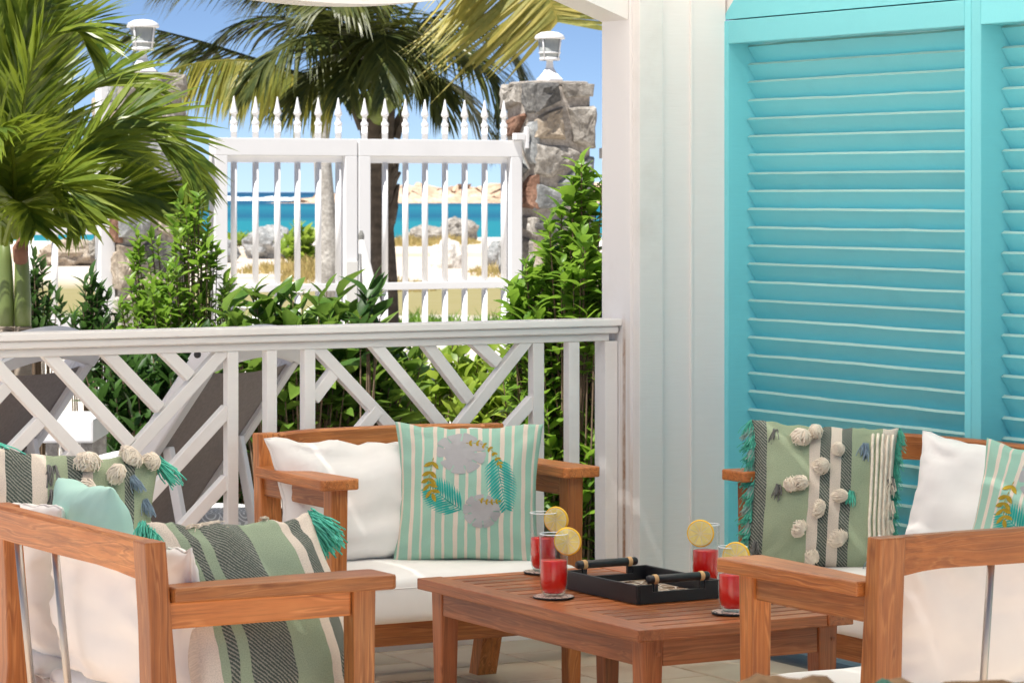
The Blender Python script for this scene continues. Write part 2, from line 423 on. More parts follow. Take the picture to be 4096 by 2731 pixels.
col = empty('porch_column', (4.63, 7.57, 0)); tag(col, 'white square column at the end of the railing', 'column')
COLM = None
def col_mat():
    m, N, L, P = newmat('column_paint')
    v = coords(N, L, 'Object'); n = ntex(N, L, v, 5, 7, .65); n2 = ntex(N, L, coords(N, L, 'Object', (60, 60, 2.2)), 1, 5, .6)
    sep = N.new('ShaderNodeSeparateXYZ'); L.new(v, sep.inputs[0])
    # rust run under the rail end, on the near part of the column
    mr = N.new('ShaderNodeMapRange'); L.new(sep.outputs[2], mr.inputs[0]); mr.inputs['From Min'].default_value = -.22; mr.inputs['From Max'].default_value = -.34
    mul = N.new('ShaderNodeMath'); mul.operation = 'MULTIPLY'; L.new(mr.outputs[0], mul.inputs[0])
    L.new(ramp(N, L, n2.outputs[0], [(.45, (0, 0, 0)), (.75, (.6, .6, .6))]), mul.inputs[1])
    c = mixc(N, L, ramp(N, L, n.outputs[0], [(.6, (0, 0, 0)), (.85, (.2, .2, .2))]), (.80, .79, .79), (.5, .45, .4))
    c = mixc(N, L, mul.outputs[0], c, (.55, .40, .28))
    # narrow rust run down the joint behind the half post
    ab = N.new('ShaderNodeMath'); ab.operation = 'ADD'; ab.inputs[1].default_value = .047; L.new(sep.outputs[1], ab.inputs[0])
    a2 = N.new('ShaderNodeMath'); a2.operation = 'ABSOLUTE'; L.new(ab.outputs[0], a2.inputs[0])
    m2 = N.new('ShaderNodeMapRange'); L.new(a2.outputs[0], m2.inputs[0]); m2.inputs['From Min'].default_value = .013; m2.inputs['From Max'].default_value = .003
    m3 = N.new('ShaderNodeMath'); m3.operation = 'MULTIPLY'; L.new(m2.outputs[0], m3.inputs[0]); L.new(mr.outputs[0], m3.inputs[1])
    n4 = ntex(N, L, coords(N, L, 'Object', (1, 1, 1)), 9, 5, .7)
    m4 = N.new('ShaderNodeMath'); m4.operation = 'MULTIPLY'; L.new(m3.outputs[0], m4.inputs[0]); L.new(ramp(N, L, n4.outputs[0], [(.32, (.1, .1, .1)), (.62, (1, 1, 1))]), m4.inputs[1])
    c = mixc(N, L, m4.outputs[0], c, (.30, .15, .07))
    L.new(c, P.inputs['Base Color']); P.inputs['Roughness'].default_value = .5; bump(N, L, P, n.outputs[0], .08, .003)
    return m
COLM = col_mat()
boxo('shaft', 0, .16, -.078, .08, 0, 2.44, COLM, col, .004)
boxo('shadow_gap', .012, .05, -.090, -.0785, 0, 2.44, plain('dark_joint', (.04, .035, .03), .9, .2, 8, 0), col, 0)

wl = empty('house_wall', (4.64, 7.478, 0)); tag(wl, 'white house wall with trim boards between column and shutters', 'wall')
boxo('trim_board', 0, .082, -.022, .05, 0, 2.44, WHITE, wl, .003)
boxo('wall_panel', .0821, .312, .0, .05, 0, 2.44, WHITE2, wl, .003)
boxo('wall_moulding', .186, .196, -.005, -.0002, 0, 2.44, WHITE2, wl, .002)
boxo('wall_panel', .384, .46, -1.6-3.2, -4.2, 0, 2.44, WHITE2, wl, .003)

# louvred shutters on the plane X = XS
XS = 4.947
def shutter(y_far, y_near, label, header=True, narrow=False):
    r = empty('louvred_shutter', (XS, (y_far+y_near)/2, .06)); tag(r, label, 'shutter', 'turquoise louvred shutters')
    h = (y_far-y_near)/2
    boxo('stile', 0, .13, h-.040, h, 0, 1.7895, TURQ, r, .003)
    boxo('stile', 0, .13, -h, -h+.027, 0, 1.7895, TURQ, r, .003)
    boxo('top_rail', 0, .10, -h+.0271, h-.0401, 1.722, 1.79, TURQ, r, .003)
    boxo('bottom_rail', 0, .10, -h+.0271, h-.0401, 0, .10, TURQ, r, .003)
    # slats: nose high towards the porch, 45 degrees
    p = .0534; n = 30; mes = []; L_ = 2*h-.040-.027-.003
    a = radians(56); ln = .070; tk = .0118
    for k in range(n):
        z = 1.715-k*p
        if z < .14: break
        if len(mes) < 5:
            dx, dz = cos(a), -sin(a)      # back and down
            nxv, nzv = sin(a), cos(a)
            q = [(0, 0), (dx*ln, dz*ln), (dx*ln+nxv*tk, dz*ln+nzv*tk), (nxv*tk, nzv*tk)]
            bm = bmesh.new(); NS = 16; rings = []
            for i in range(NS+1):
                y = -L_/2+L_*i/NS; w1 = .0016*fb((y*3, k, 0), 1, 5+k, 3); w2 = .0013*fb((y*9, k, 3), 1, 9+k, 3)
                rings.append([bm.verts.new((x+w1*.5+(w2 if j in (0, 3) else 0), y, zz+w1+(w2*.8 if j == 3 else 0))) for j, (x, zz) in enumerate(q)])
            bm.faces.new(rings[0]); bm.faces.new(rings[-1][::-1])
            for A, B in zip(rings, rings[1:]):
                for i in range(4):
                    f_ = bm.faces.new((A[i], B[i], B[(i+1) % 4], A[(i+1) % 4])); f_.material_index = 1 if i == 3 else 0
            bmesh.ops.recalc_face_normals(bm, faces=bm.faces[:])
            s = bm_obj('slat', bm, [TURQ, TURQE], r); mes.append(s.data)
        else: s = link('slat', mes[random.randrange(5)], None, r)
        s.location = (.066+random.uniform(-.0012, .0012), (-.040+.027)/2+.0, z+random.uniform(-.0012, .0012))
        s.rotation_euler = (random.uniform(-.0012, .0012), random.uniform(-.02, .02), 0)
    return r
shutter(7.498, 6.318, 'whole turquoise louvred shutter panel beside the white wall')
shutter(6.317, 5.12, 'turquoise louvred shutter panel behind the right sofa cushions')
shutter(5.119, 3.93, 'turquoise louvred shutter panel nearest the terrace, out past the frame edge')
# arched head board above the shutters
hb = empty('shutter_head', (XS, 5.7, 1.852)); tag(hb, 'turquoise arched head board above the shutters', 'head board')
q = [(1.798, .002), (1.72, .07), (1.55, .155), (1.2, .26), (.6, .34), (0, .37), (-.6, .34), (-1.2, .26), (-1.75, .002)]
bm = bmesh.new(); A = [bm.verts.new((.004, y, z)) for y, z in q]; B = [bm.verts.new((.12, y, z)) for y, z in q]
bm.faces.new(A); bm.faces.new(B[::-1])
for i in range(len(q)): bm.faces.new((A[i], B[i], B[(i+1) % len(q)], A[(i+1) % len(q)]))
bmesh.ops.recalc_face_normals(bm, faces=bm.faces[:]); bm_obj('arched_board', bm, TURQ, hb)
uw = empty('upper_wall', (XS+.03, 5.7, 2.2)); tag(uw, 'white wall above the arched head board', 'wall')
boxo('wall_panel', -.02, .2, -1.8, 1.825, -.338, .25, WHITE2, uw, .0)

# ------------------------------------------------------------------ railing
rl = empty('porch_railing', (3.0, YR, 0)); tag(rl, 'white porch railing with diagonal fretwork panels', 'railing')
def RX(x): return x-3.0
X0, X1 = 1.3, 4.629
boxo('rail_cap', RX(X0), RX(X1-.0), -.024, .075, .961, .981, WHITE, rl, .003)
boxo('rail_moulding', RX(X0), RX(X1-.004), -.014, .066, .9385, .9605, WHITE, rl, .008, 3)
boxo('under_rail', RX(X0), RX(X1-.03), 0, .055, .917, .938, WHITE, rl, .003)
boxo('bottom_rail', RX(X0), RX(4.585), 0, .05, .07, .12, WHITE, rl, .003)
boxo('half_post', RX(4.586), RX(4.6285), -.001, .06, 0, .9165, WHITE, rl, .003)
for a, b in [(3.392, 3.424), (3.508, 3.539), (3.622, 3.655), (4.346, 4.382), (4.464, 4.500), (2.16, 2.195)]:
    boxo('baluster', RX(a), RX(b), .0, .032, .1205, .9165, WHITE, rl, .0025)
segs = [[(4.324, .9165), (3.985, .55)], [(4.172, .9165), (4.238, .862)], [(4.014, .9165), (4.146, .760)], [(3.851, .9165), (4.14, .60)],
        [(3.669, .9165), (4.0, .59)], [(3.722, .854), (3.656, .778)], [(3.846, .735), (3.70, .585)], [(4.345, .745), (4.19, .60)],
        [(3.384, .9165), (2.86, .40)], [(3.219, .9165), (3.287, .852)], [(3.054, .9165), (3.20, .769)], [(2.889, .9165), (3.116, .679)],
        [(2.721, .9165), (3.034, .588)], [(2.856, .742), (2.60, .50)], [(2.764, .836), (2.56, .63)], [(2.944, .65), (2.76, .47)],
        [(3.391, .752), (3.09, .46)], [(3.391, .562), (3.2, .38)],
        # lower, mostly hidden ends that carry the pattern down to the bottom rail
        [(4.14, .60), (3.66, .1205)], [(3.70, .585), (3.656, .54)], [(4.0, .59), (4.345, .25)], [(3.034, .588), (3.39, .22)], [(2.86, .40), (2.60, .1205)], [(3.09, .46), (2.78, .1205)]]
for k, (p, q) in enumerate(segs):
    y = .0185+.0018*(k % 3)
    a, b = V((RX(p[0]), y, p[1])), V((RX(q[0]), y, q[1]))
    d = (b-a).normalized()
    a = a-d*(.028 if abs(p[1]-.9165) < 1e-4 else .012)
    bar('lattice_bar', a, b, .031, .033, WHITE, rl, (0, 1, 0) if False else (0, 0, 1), .0025)

# ------------------------------------------------------------------ garden: gate, pillars, fence
YG = 18.5
def finial_bm():
    return lathe([(.0, -.002), (.020, -.002), (.021, .0), (.026, .012), (.026, .030), (.019, .040), (.0155, .048), (.0155, .085), (.022, .092), (.0265, .100), (.026, .112), (.017, .150), (.009, .200), (.0035, .236), (.0, .242)], 10)
fin = finial_bm(); FIN = bpy.data.meshes.new('finial'); fin.to_mesh(FIN); fin.free(); FIN.materials.append(GATEW)
for p in FIN.polygons: p.use_smooth = True
barbm = box_bm(.040, .040, 1.0, .004, 1); BARM = bpy.data.meshes.new('bar'); barbm.to_mesh(BARM); barbm.free(); BARM.materials.append(GATEW)
roundbm = lathe([(0, -.5), (.021, -.5), (.021, .5), (0, .5)], 12); RBARM = bpy.data.meshes.new('round_bar'); roundbm.to_mesh(RBARM); roundbm.free(); RBARM.materials.append(GATEW)
for p in RBARM.polygons: p.use_smooth = len(p.vertices) == 4

def gate_leaf(xa, xb, bars, label):
    r = empty('garden_gate', ((xa+xb)/2, YG, -.22)); tag(r, label, 'gate', 'white gate leaves'); c = (xa+xb)/2
    top, zf = 1.925, .115
    bar('frame', (xa-c, 0, top-zf/2), (xb-c, 0, top-zf/2), .10, zf, GATEW, r, bev=.004)
    bar('frame', (xa-c+.045, 0, .05), (xa-c+.045, 0, top-zf-.001), .10, .09, GATEW, r, (1, 0, 0), bev=.004)
    bar('frame', (xb-c-.045, 0, .05), (xb-c-.045, 0, top-zf-.001), .10, .09, GATEW, r, (1, 0, 0), bev=.004)
    bar('frame', (xa-c+.0905, 0, .07), (xb-c-.0905, 0, .07), .06, .08, GATEW, r, bev=.004)
    bar('inner_rail', (xa-c+.0905, .018, top-zf-.024), (xb-c-.0905, .018, top-zf-.024), .05, .046, GATEW, r, bev=.002)
    bar('middle_rail', (xa-c+.0905, 0, .925), (xb-c-.0905, 0, .925), .055, .05, GATEW, r, bev=.004)
    for x in bars:
        for z0, z1 in ((.111, .899), (.951, top-zf-.048)):
            if not xa+.1 < x < xb-.1: break
            b = link('bar', RBARM, None, r); b.location = (x-c, .0, (z0+z1)/2); b.scale = (1, 1, z1-z0)
        b = link('bar', RBARM, None, r); b.location = (x-c, 0, top+.042); b.scale = (1, 1, .084)
        f = link('finial', FIN, None, r); f.location = (x-c, 0, top+.085); f.scale = (1, 1, .80)
    return r
gl = gate_leaf(8.19, 9.238, [8.347, 8.505, 8.665, 8.813, 8.968, 9.118], 'white metal gate leaf left of the meeting posts, sea behind it')
gr = gate_leaf(9.248, 10.52, [9.316, 9.472, 9.629, 9.780, 9.936, 10.09, 10.248, 10.401], 'wider white metal gate leaf hinged on the right stone pillar')
boxo('latch_box', 9.14-8.714, 9.235-8.714, -.075, -.052, .62, 1.10, plain('latch_paint', (.70, .69, .66), .4, .05, 5, .03), gl, .004)
hg = empty('gate_hinge', (10.50, YG-.07, 1.70)); tag(hg, 'small white metal hinge at the top corner of the right gate leaf', 'hinge')
boxo('bracket', -.06, .02, -.03, .02, .008, .055, GATEW, hg, .005); boxo('pin', .022, .048, -.03, .0, -.05, .10, GATEW, hg, .004)

def clip(poly, a, b, c):
    "keep a*x+b*y<=c"
    out = []
    for i in range(len(poly)):
        p, q = poly[i], poly[(i+1) % len(poly)]
        dp, dq = a*p[0]+b*p[1]-c, a*q[0]+b*q[1]-c
        if dp <= 0: out.append(p)
        if dp*dq < 0:
            t = dp/(dp-dq); out.append((p[0]+(q[0]-p[0])*t, p[1]+(q[1]-p[1])*t))
    return out
def stone_bm(poly, seed, proud):
    cx = sum(p[0] for p in poly)/len(poly); cy = sum(p[1] for p in poly)/len(poly)
    # densify outline
    pl = []
    for i in range(len(poly)):
        p, q = poly[i], poly[(i+1) % len(poly)]; d = sqrt((p[0]-q[0])**2+(p[1]-q[1])**2); n = max(1, int(d/.05))
        for k in range(n): pl.append((p[0]+(q[0]-p[0])*k/n, p[1]+(q[1]-p[1])*k/n))
    bm = bmesh.new(); rings = []
    for s, h in ((1.0, -.01), (1.0, .25), (.90, .75), (.62, 1.0), (.3, 1.02)):
        ring = []
        for x, y in pl:
            X = cx+(x-cx)*s; Y = cy+(y-cy)*s
            w = .012*fb((X*9, Y*9, seed), 1, seed)
            X += w; Y += .012*fb((Y*9, X*9, seed+4), 1, seed)
            ring.append(bm.verts.new((X, -(proud*h*(1+.5*fb((X, Y, h), 9, seed)) if h > 0 else h), Y)))
        rings.append(ring)
    n = len(pl)
    for A, B in zip(rings, rings[1:]):
        for i in range(n): bm.faces.new((A[i], A[(i+1) % n], B[(i+1) % n], B[i]))
    bm.faces.new(rings[-1]); bmesh.ops.recalc_face_normals(bm, faces=bm.faces[:])
    return bm
def pillar(xc, label, seed, W_=.48, H_=2.36, yc=None):
    rnd = random.Random(seed); yc = YG+.12 if yc is None else yc
    r = empty('stone_pillar', (xc, yc, -.25)); tag(r, label, 'pillar', 'rubble stone gate pillars')
    boxo('mortar_core', -W_/2+.02, W_/2-.02, -W_/2+.02, W_/2-.02, 0, H_-.02, MORTAR, r, .03)
    mats = [R_GREY, R_MIX, R_MIX, R_MIX, R_TAN, R_GREY, R_BROWN, R_DARK, R_TAN]
    for face in range(2):
        pts = []
        rows = int(H_/.20)
        for j in range(rows):
            k = 2 if j % 4 else 1
            for i in range(k):
                pts.append(((i+.5)/k*W_-W_/2+rnd.uniform(-.09, .09), (j+.5)/rows*H_+rnd.uniform(-.08, .08)))
        for i, p in enumerate(pts):
            poly = [(-W_/2, 0), (W_/2, 0), (W_/2, H_), (-W_/2, H_)]
            for j, q in enumerate(pts):
                if i == j: continue
                a, b = q[0]-p[0], q[1]-p[1]; l = sqrt(a*a+b*b)
                if l > .9: continue
                a /= l; b /= l
                poly = clip(poly, a, b, a*(p[0]+q[0])/2+b*(p[1]+q[1])/2-rnd.uniform(.016, .042))
            if len(poly) < 3: continue
            bm = stone_bm(poly, seed+i*3.1+face*50, rnd.uniform(.022, .06))
            m = mats[rnd.randrange(len(mats))]
            M = Matrix.Translation((0, -W_/2+.02, 0)) if face == 0 else Matrix.Rotation(-pi/2, 4, 'Z') @ Matrix.Translation((0, -W_/2+.02, 0))
            bm_obj('stone', bm, m, r, M)
    boxo('cap_stone', -W_/2+.03, W_/2-.03, -W_/2+.03, W_/2-.03, H_-.02, H_+.015, MORTAR, r, .02)
    return r
pillar(10.83, 'grey and rust rubble stone pillar right of the gate, beside the white column', 5)
pillar(7.72, 'grey rubble stone pillar half hidden behind palm fronds', 19)

GLASSL = plain('lamp_glass', (.34, .36, .35), .25, .05, 5, 0)
def lamp(x, label, z=2.125):
    r = empty('pillar_lamp', (x, YG+.05, z)); tag(r, label, 'lamp', 'white lanterns on the gate pillars')
    bm_obj('base', lathe([(0, 0), (.105, 0), (.108, .012), (.085, .03), (.055, .062), (.032, .095), (.026, .14), (.03, .15), (0, .15)], 6), GATEW, r)
    bm_obj('lantern_glass', lathe([(0, .152), (.060, .152), (.066, .165), (.086, .300), (0, .300)], 16), GLASSL, r, smooth=True)
    bm_obj('lid', lathe([(0, .30), (.105, .296), (.108, .306), (.098, .325), (.06, .345), (0, .352)], 20), GATEW, r, smooth=True)
    bm_obj('bottom_ring', lathe([(.058, .146), (.072, .146), (.074, .166), (.062, .168)], 16), GATEW, r, smooth=True)
    bm_obj('cage_ring', lathe([(.070, .195), (.078, .195), (.080, .204), (.072, .205)], 16), GATEW, r, smooth=True)
    for k in range(4):
        a = k*pi/2+.5
        tube('cage_bar', [(.072*cos(a), .072*sin(a), .16), (.092*cos(a), .092*sin(a), .30)], .006, GATEW, r, 6)
    return r
lamp(10.80, 'white lantern lamp on top of the right stone pillar')
lamp(7.72, 'white lantern lamp on the left pillar behind the palm frond')

# side fences
def fence(x_list, xa, xb, label, zt, zb, top_extra):
    r = empty('garden_fence', ((xa+xb)/2, YG, -.28)); tag(r, label, 'fence', 'white garden fences'); c = (xa+xb)/2
    bar('top_rail', (xa-c, 0, zt), (xb-c, 0, zt), .05, .075, GATEW, r); bar('bottom_rail', (xa-c, 0, zb), (xb-c, 0, zb), .05, .075, GATEW, r)
    for x in x_list:
        for z0, z1 in ((.02, zb-.038), (zb+.038, zt-.038), (zt+.038, zt+.038+top_extra)):
            b = link('bar', RBARM, None, r); b.location = (x-c, 0, (z0+z1)/2); b.scale = (1, 1, z1-z0)
        f = link('finial', FIN, None, r); f.location = (x-c, 0, zt+.038+top_extra); f.scale = (1, 1, .80)
    return r
fl_ = fence([7.09-.165*k for k in range(14)], 4.7, 7.385, 'white bar fence running left of the left stone pillar', 1.39, .78, .50)
bar('post', (7.435-6.0425, 0, 0), (7.435-6.0425, 0, 2.38), .10, .10, GATEW, fl_, (1, 0, 0))
fr_ = fence([11.33+.16*k for k in range(10)], 11.19, 12.9, 'white bar fence right of the stone pillar, by the column', 1.90, .80, .14)

# closed white parasol leaning by the gate
PAR = plain('parasol_canvas', (.86, .86, .85), .8, .03, 6, .1)
ps = empty('closed_parasol', (8.90, 17.75, -.25)); tag(ps, 'closed white garden parasol in front of the gate', 'parasol')
tube('pole', [(-.03, 0, 0), (.01, 0, 1.30)], .017, plain('grey_pole', (.10, .10, .10), .4, .1, 5, 0), ps, 10)
vs, fs = [], []; n = 28
for j, t in enumerate([0, .12, .3, .55, .8, 1]):
    for k in range(n):
        a = 2*pi*k/n; rr = (.022+.13*t**1.1)*(1+(.28*t)*cos(7*a))
        vs.append((.02+.20*t+rr*cos(a), rr*sin(a), 1.40-1.20*t))
for j in range(5):
    for k in range(n): fs.append((j*n+k, j*n+(k+1) % n, (j+1)*n+(k+1) % n, (j+1)*n+k))
pyd('canopy', vs, fs, PAR, ps, smooth=True); ps.scale = (.95, .95, .92)
bm_obj('tip_cap', lathe([(0, 1.40), (.02, 1.40), (.022, 1.43), (.01, 1.46), (0, 1.465)], 10), GREYY, ps, Matrix.Translation((.015, 0, 0)))

# ------------------------------------------------------------------ rocks, driftwood and plants on the shore
def rock(name, lat, dep, z, sx, sy, sz, mat, label, seed, cat='rock', group=None, rough=.30):
    bm = bmesh.new(); bmesh.ops.create_icosphere(bm, subdivisions=4, radius=1)
    for v in bm.verts:
        n = v.co.normalized(); d = 1+rough*fb(n, 1.3, seed, 3)+.16*rough*fb(n, 5, seed+9, 4)
        v.co = V((n.x*sx*d, n.y*sy*d, n.z*sz*d))
    o = bm_obj(name, bm, mat, smooth=False); o.location = at(lat, dep, z); o.rotation_euler = (0, 0, -TH)
    return tag(o, label, cat, group)
rock('boulder', -5.97, 75, .0, .62, .55, .5, R_GREY, 'big grey boulder on the sand behind the left gate leaf', 3, group='rocks along the shore')
rock('boulder', -6.85, 72, -.1, .40, .4, .32, R_GREY, 'grey boulder at the left edge of the gate', 7, group='rocks along the shore')
rock('white_rock', -1.38, 66, -.30, .36, .3, .62, R_PALE, 'pointed white rock behind the right gate leaf', 11, group='rocks along the shore', rough=.22)
rock('boulder', -.24, 70, -.1, .32, .3, .36, R_GREY, 'rounded grey rock near the right gate frame', 13, group='rocks along the shore')
rock('boulder', -1.75, 97, .05, .62, .6, .45, R_MIX, 'brown rock in dry grass behind the right gate leaf', 17, group='rocks along the shore')
rock('boulder', -2.55, 96, -.05, .8, .6, .3, R_MIX, 'low flat brown rock left of the rock in dry grass', 23, group='rocks along the shore')
rock('boulder', -9.9, 68, -.05, .62, .5, .34, R_TAN, 'brown angled rock behind the left fence', 29, group='rocks along the shore')
rock('boulder', -8.0, 74, -.2, .26, .3, .2, R_PALE, 'small pale stone on the sand', 31, group='rocks along the shore')

WEATH = rock_mat('weathered_wood', (.32, .29, .26), (.5, .47, .43), (.62, .6, .56), 4)
def treetrunk(name, pts, radii, mat, label, cat):
    o = tube(name, pts, radii, mat, None, 12); return tag(o, label, cat)
treetrunk('dead_trunk', [at(-2.42, 40, -.4), at(-2.40, 40, .5), at(-2.46, 40, 1.3), at(-2.52, 40, 2.3), at(-2.36, 40, 3.0)], [.17, .145, .125, .105, .08], WEATH, 'bleached bare tree trunk standing behind the left gate leaf', 'tree')

def grass_patch(name, patches, mat, label, seed, hgt=.35, n=900):
    rnd = random.Random(seed); vs, fs, tint = [], [], []
    for (lat, dep, rx, ry, zz) in patches:
        for k in range(n):
            a = rnd.uniform(0, 2*pi); r_ = sqrt(rnd.random()); x = lat+rx*r_*cos(a); y = dep+ry*r_*sin(a)
            h = hgt*rnd.uniform(.4, 1)*(1.1-r_*.7); lean = rnd.uniform(-.5, .5)*h; w = rnd.uniform(.008, .02)
            b = len(vs); p = at(x, y, -.30+zz*(1-r_*r_)-.05)
            d = at(1, 0)*w; l2 = at(lean, rnd.uniform(-.4, .4)*h)
            vs += [p-d, p+d, p+l2*.4+V((0, 0, h*.6))+d*.7, p+l2*.4+V((0, 0, h*.6))-d*.7, p+l2+V((0, 0, h))]
            fs += [(b, b+1, b+2, b+3), (b+3, b+2, b+4)]; tint += [rnd.random()]*5
    o = pyd(name, vs, fs, mat); set_tint(o.data, tint)
    return tag(o, label, kind='stuff')
def set_tint(me, t):
    a = me.attributes.new('tint', 'FLOAT', 'POINT'); a.data.foreach_set('value', t)
L_DRY = leafmat('dry_grass', (.22, .19, .055), (.40, .30, .12), .8, .2)
L_GREEN = leafmat('bright_leaf', (.050, .135, .015), (.19, .31, .035), trans=.4)
L_DARK = leafmat('dark_leaf', (.020, .060, .014), (.055, .12, .024))
L_BROAD = leafmat('broad_leaf', (.05, .13, .02), (.14, .22, .035), .3)
L_SUN = leafmat('sunny_leaf', (.10, .20, .022), (.27, .35, .05), .4, .45)
L_PALM = leafmat('palm_leaf', (.026, .072, .009), (.18, .225, .022), .36, .33)
L_PALMY = leafmat('yellow_palm_leaf', (.16, .19, .045), (.42, .36, .09), .45, .4)
L_YHANG = leafmat('yellowing_coco_leaf', (.08, .13, .03), (.27, .25, .05), .45, .45)
L_COCO = leafmat('coco_leaf', (.017, .036, .010), (.085, .095, .020), .4, .22)
STEM = plain('twig', (.16, .11, .07), .9, .25, 20, .2)
STEMG = plain('green_stem', (.16, .20, .06), .7, .25, 12, .1)
grass_patch('beach_grass', [(-4.4, 62, 1.35, 2.5, .12), (-3.7, 57, .7, 1.5, .18), (-11.3, 46, 2.2, 2.5, .1), (-2.0, 95, 1.3, 2.5, .1), (-3.2, 92, .8, 2, .15), (-2.2, 52, 1.0, 2, .0), (-.4, 60, .6, 2, .0)], L_DRY, 'clumps of dry yellow grass on the sand', 4, .36, 800)
grass_patch('ground_cover', [(-3.2+.42*k, 35+.3*(k % 3), .5, 1.2, .05) for k in range(9)]+[(-7.6+.5*k, 36, .5, 1.2, .05) for k in range(6)], L_GREEN, 'low green plants along the road outside the gate', 6, .34, 420)

# leaf meshes
def leaf_mesh(ln, w, seed, mat, fold=.25, bend=.25, n=5):
    rnd = random.Random(seed); vs, fs = [], []
    for i in range(n+1):
        t = i/n; ww = w*(sin(pi*min(1, t*1.02)**.8)**.85 if 0 < t < 1 else 0.02)
        x = ln*t; z = -bend*ln*t*t+.02*ln*sin(6*t+seed)
        vs += [(x, -ww/2, z+fold*ww/2), (x, 0, z), (x, ww/2, z+fold*ww/2)]
    for i in range(n):
        b = i*3; fs += [(b, b+1, b+4, b+3), (b+1, b+2, b+5, b+4)]
    me = bpy.data.meshes.new('leaf'); me.from_pydata(vs, [], fs); me.update(); me.materials.append(mat)
    for p in me.polygons: p.use_smooth = True
    set_tint(me, [rnd.random()**1.3]*len(vs))
    return me, vs, fs
def shrub(name, label, base, blobs, mat, leaf, per_tip, tips, seed, obj_leaves=120, group='garden shrubs', up=.35, stem=None, spread=1.0):
    """blobs: (lat, dep, z, r_h, r_v); twigs run from base to tips inside the blobs, each ends in a rosette of leaves"""
    rnd = random.Random(seed); root = empty(name, base); tag(root, label, 'shrub', group)
    vars_ = [leaf_mesh(leaf[0]*rnd.uniform(.75, 1.2), leaf[1]*rnd.uniform(.8, 1.15), seed*10+k, mat, rnd.uniform(.15, .5), rnd.uniform(.05, .45)) for k in range(6)]
    svs, sfs = [], []; fvs, ffs, ft = [], [], []; placed = []
    wsum = sum(b[3]*b[4] for b in blobs)
    for (lat, dep, z, rh, rv) in blobs:
        for k in range(max(2, int(tips*rh*rv/wsum))):
            while True:
                q = V((rnd.uniform(-1, 1), rnd.uniform(-1, 1), rnd.uniform(-1, 1)))
                if q.length < 1: break
            tip = at(lat+q.x*rh, dep+q.y*rh*.8, z+q.z*rv)-V(base)
            b0 = V((rnd.uniform(-.05, .05), rnd.uniform(-.05, .05), 0))
            start = b0.lerp(V((tip.x, tip.y, 0)), rnd.uniform(.3, .75)); start.z = tip.z*rnd.uniform(.2, .55)
            d = (tip-start).normalized()
            tube_into(svs, sfs, [b0, b0.lerp(start, .6)+V((0, 0, .02)), start, tip], [.009, .007, .005, .002], 4, False)
            for i in range(per_tip):
                t = i/per_tip; p = tip-d*(t*leaf[0]*1.9)
                az = i*2.4+rnd.uniform(-.4, .4); el = up+1.1*(1-t)-.5*rnd.random()
                dirv = V((cos(az)*cos(el), sin(az)*cos(el), sin(el)))
                dirv = (dirv+d*.25).normalized()
                placed.append((p, dirv, rnd.uniform(-.6, .6), rnd.uniform(.55, 1.22), rnd.randrange(6)))
    rnd.shuffle(placed)
    for k, (p, dv, roll, s, m) in enumerate(placed):
        y = V((0, 0, 1)).cross(dv)
        if y.length < .05: y = V((1, 0, 0))
        y.normalize(); zz = dv.cross(y)
        M = Matrix((dv, y, zz)).transposed().to_4x4() @ Matrix.Rotation(roll, 4, 'X') @ Matrix.Scale(s, 4); M.translation = p
        me, lv, lf = vars_[m]
        if k < obj_leaves: link('leaf', me, None, root, M)
        else:
            b = len(fvs); fvs += [M @ V(v) for v in lv]; ffs += [tuple(b+i for i in f) for f in lf]; ft += [rnd.random()**1.3]*len(lv)
    pyd('stems', svs, sfs, stem or STEM, root)
    if fvs:
        o = pyd('foliage', fvs, ffs, mat, root, smooth=True); set_tint(o.data, ft); o['kind'] = 'stuff'
    return root
def pb(x, y, D, rx, ry=None):
    "blob from a bearing (x), a drop below eye level (y) and a distance"
    return ((x-1176)*D/7000, D, 1.35-(y-440)*D/7000, rx, ry or rx)
G0 = -.15
shrub('shrub', 'bright green shrub climbing beside the white column, right of the gate', at(.2, 9.9, G0),
      [pb(1345, 430, 9.8, .07, .10), pb(1330, 545, 9.8, .12), pb(1275, 560, 9.9, .06), pb(1290, 650, 9.9, .16, .12), pb(1300, 740, 9.9, .20, .14), pb(1235, 715, 9.9, .10, .08), pb(1235, 600, 9.9, .07, .06), pb(1195, 690, 9.9, .05, .05), pb(1360, 650, 9.7, .12, .2), pb(1300, 880, 9.9, .22, .2), pb(1330, 1040, 9.8, .2, .2), pb(1330, 1210, 9.8, .2, .2)], L_GREEN, (.082, .040), 12, 360, 31, 300, up=.12)
shrub('shrub', 'tall narrow leaved shrub in front of the left stone pillar', at(-1.3, 12.4, -.3),
      [pb(440, 470, 12.3, .06, .09), pb(440, 560, 12.3, .11, .12), pb(330, 570, 12.4, .06, .09), pb(430, 670, 12.3, .19, .14), pb(330, 680, 12.4, .12, .12), pb(380, 760, 12.3, .25, .12)], L_GREEN, (.062, .027), 12, 150, 32, 300, up=.12)
shrub('shrub', 'small dark pointed shrub by the white fence post', at(-1.6, 11.6, -.3), [pb(215, 690, 11.5, .06, .09), pb(225, 745, 11.5, .11, .06), pb(180, 760, 11.5, .05, .05)], L_DARK, (.062, .022), 10, 34, 33, 120)
shrub('broadleaf_shrub', 'broad leaved shrub rising just above the middle of the railing', at(-.75, 11, G0),
      [pb(575, 670, 11, .04, .03), pb(520, 705, 11, .07, .04), pb(640, 700, 11, .09, .05), pb(730, 690, 11, .10, .04), pb(800, 712, 11, .08, .04), pb(690, 740, 11, .3, .05), pb(660, 850, 11.1, .35, .14), pb(880, 860, 11.1, .2, .14)], L_BROAD, (.115, .060), 8, 120, 34, 300, up=.10)
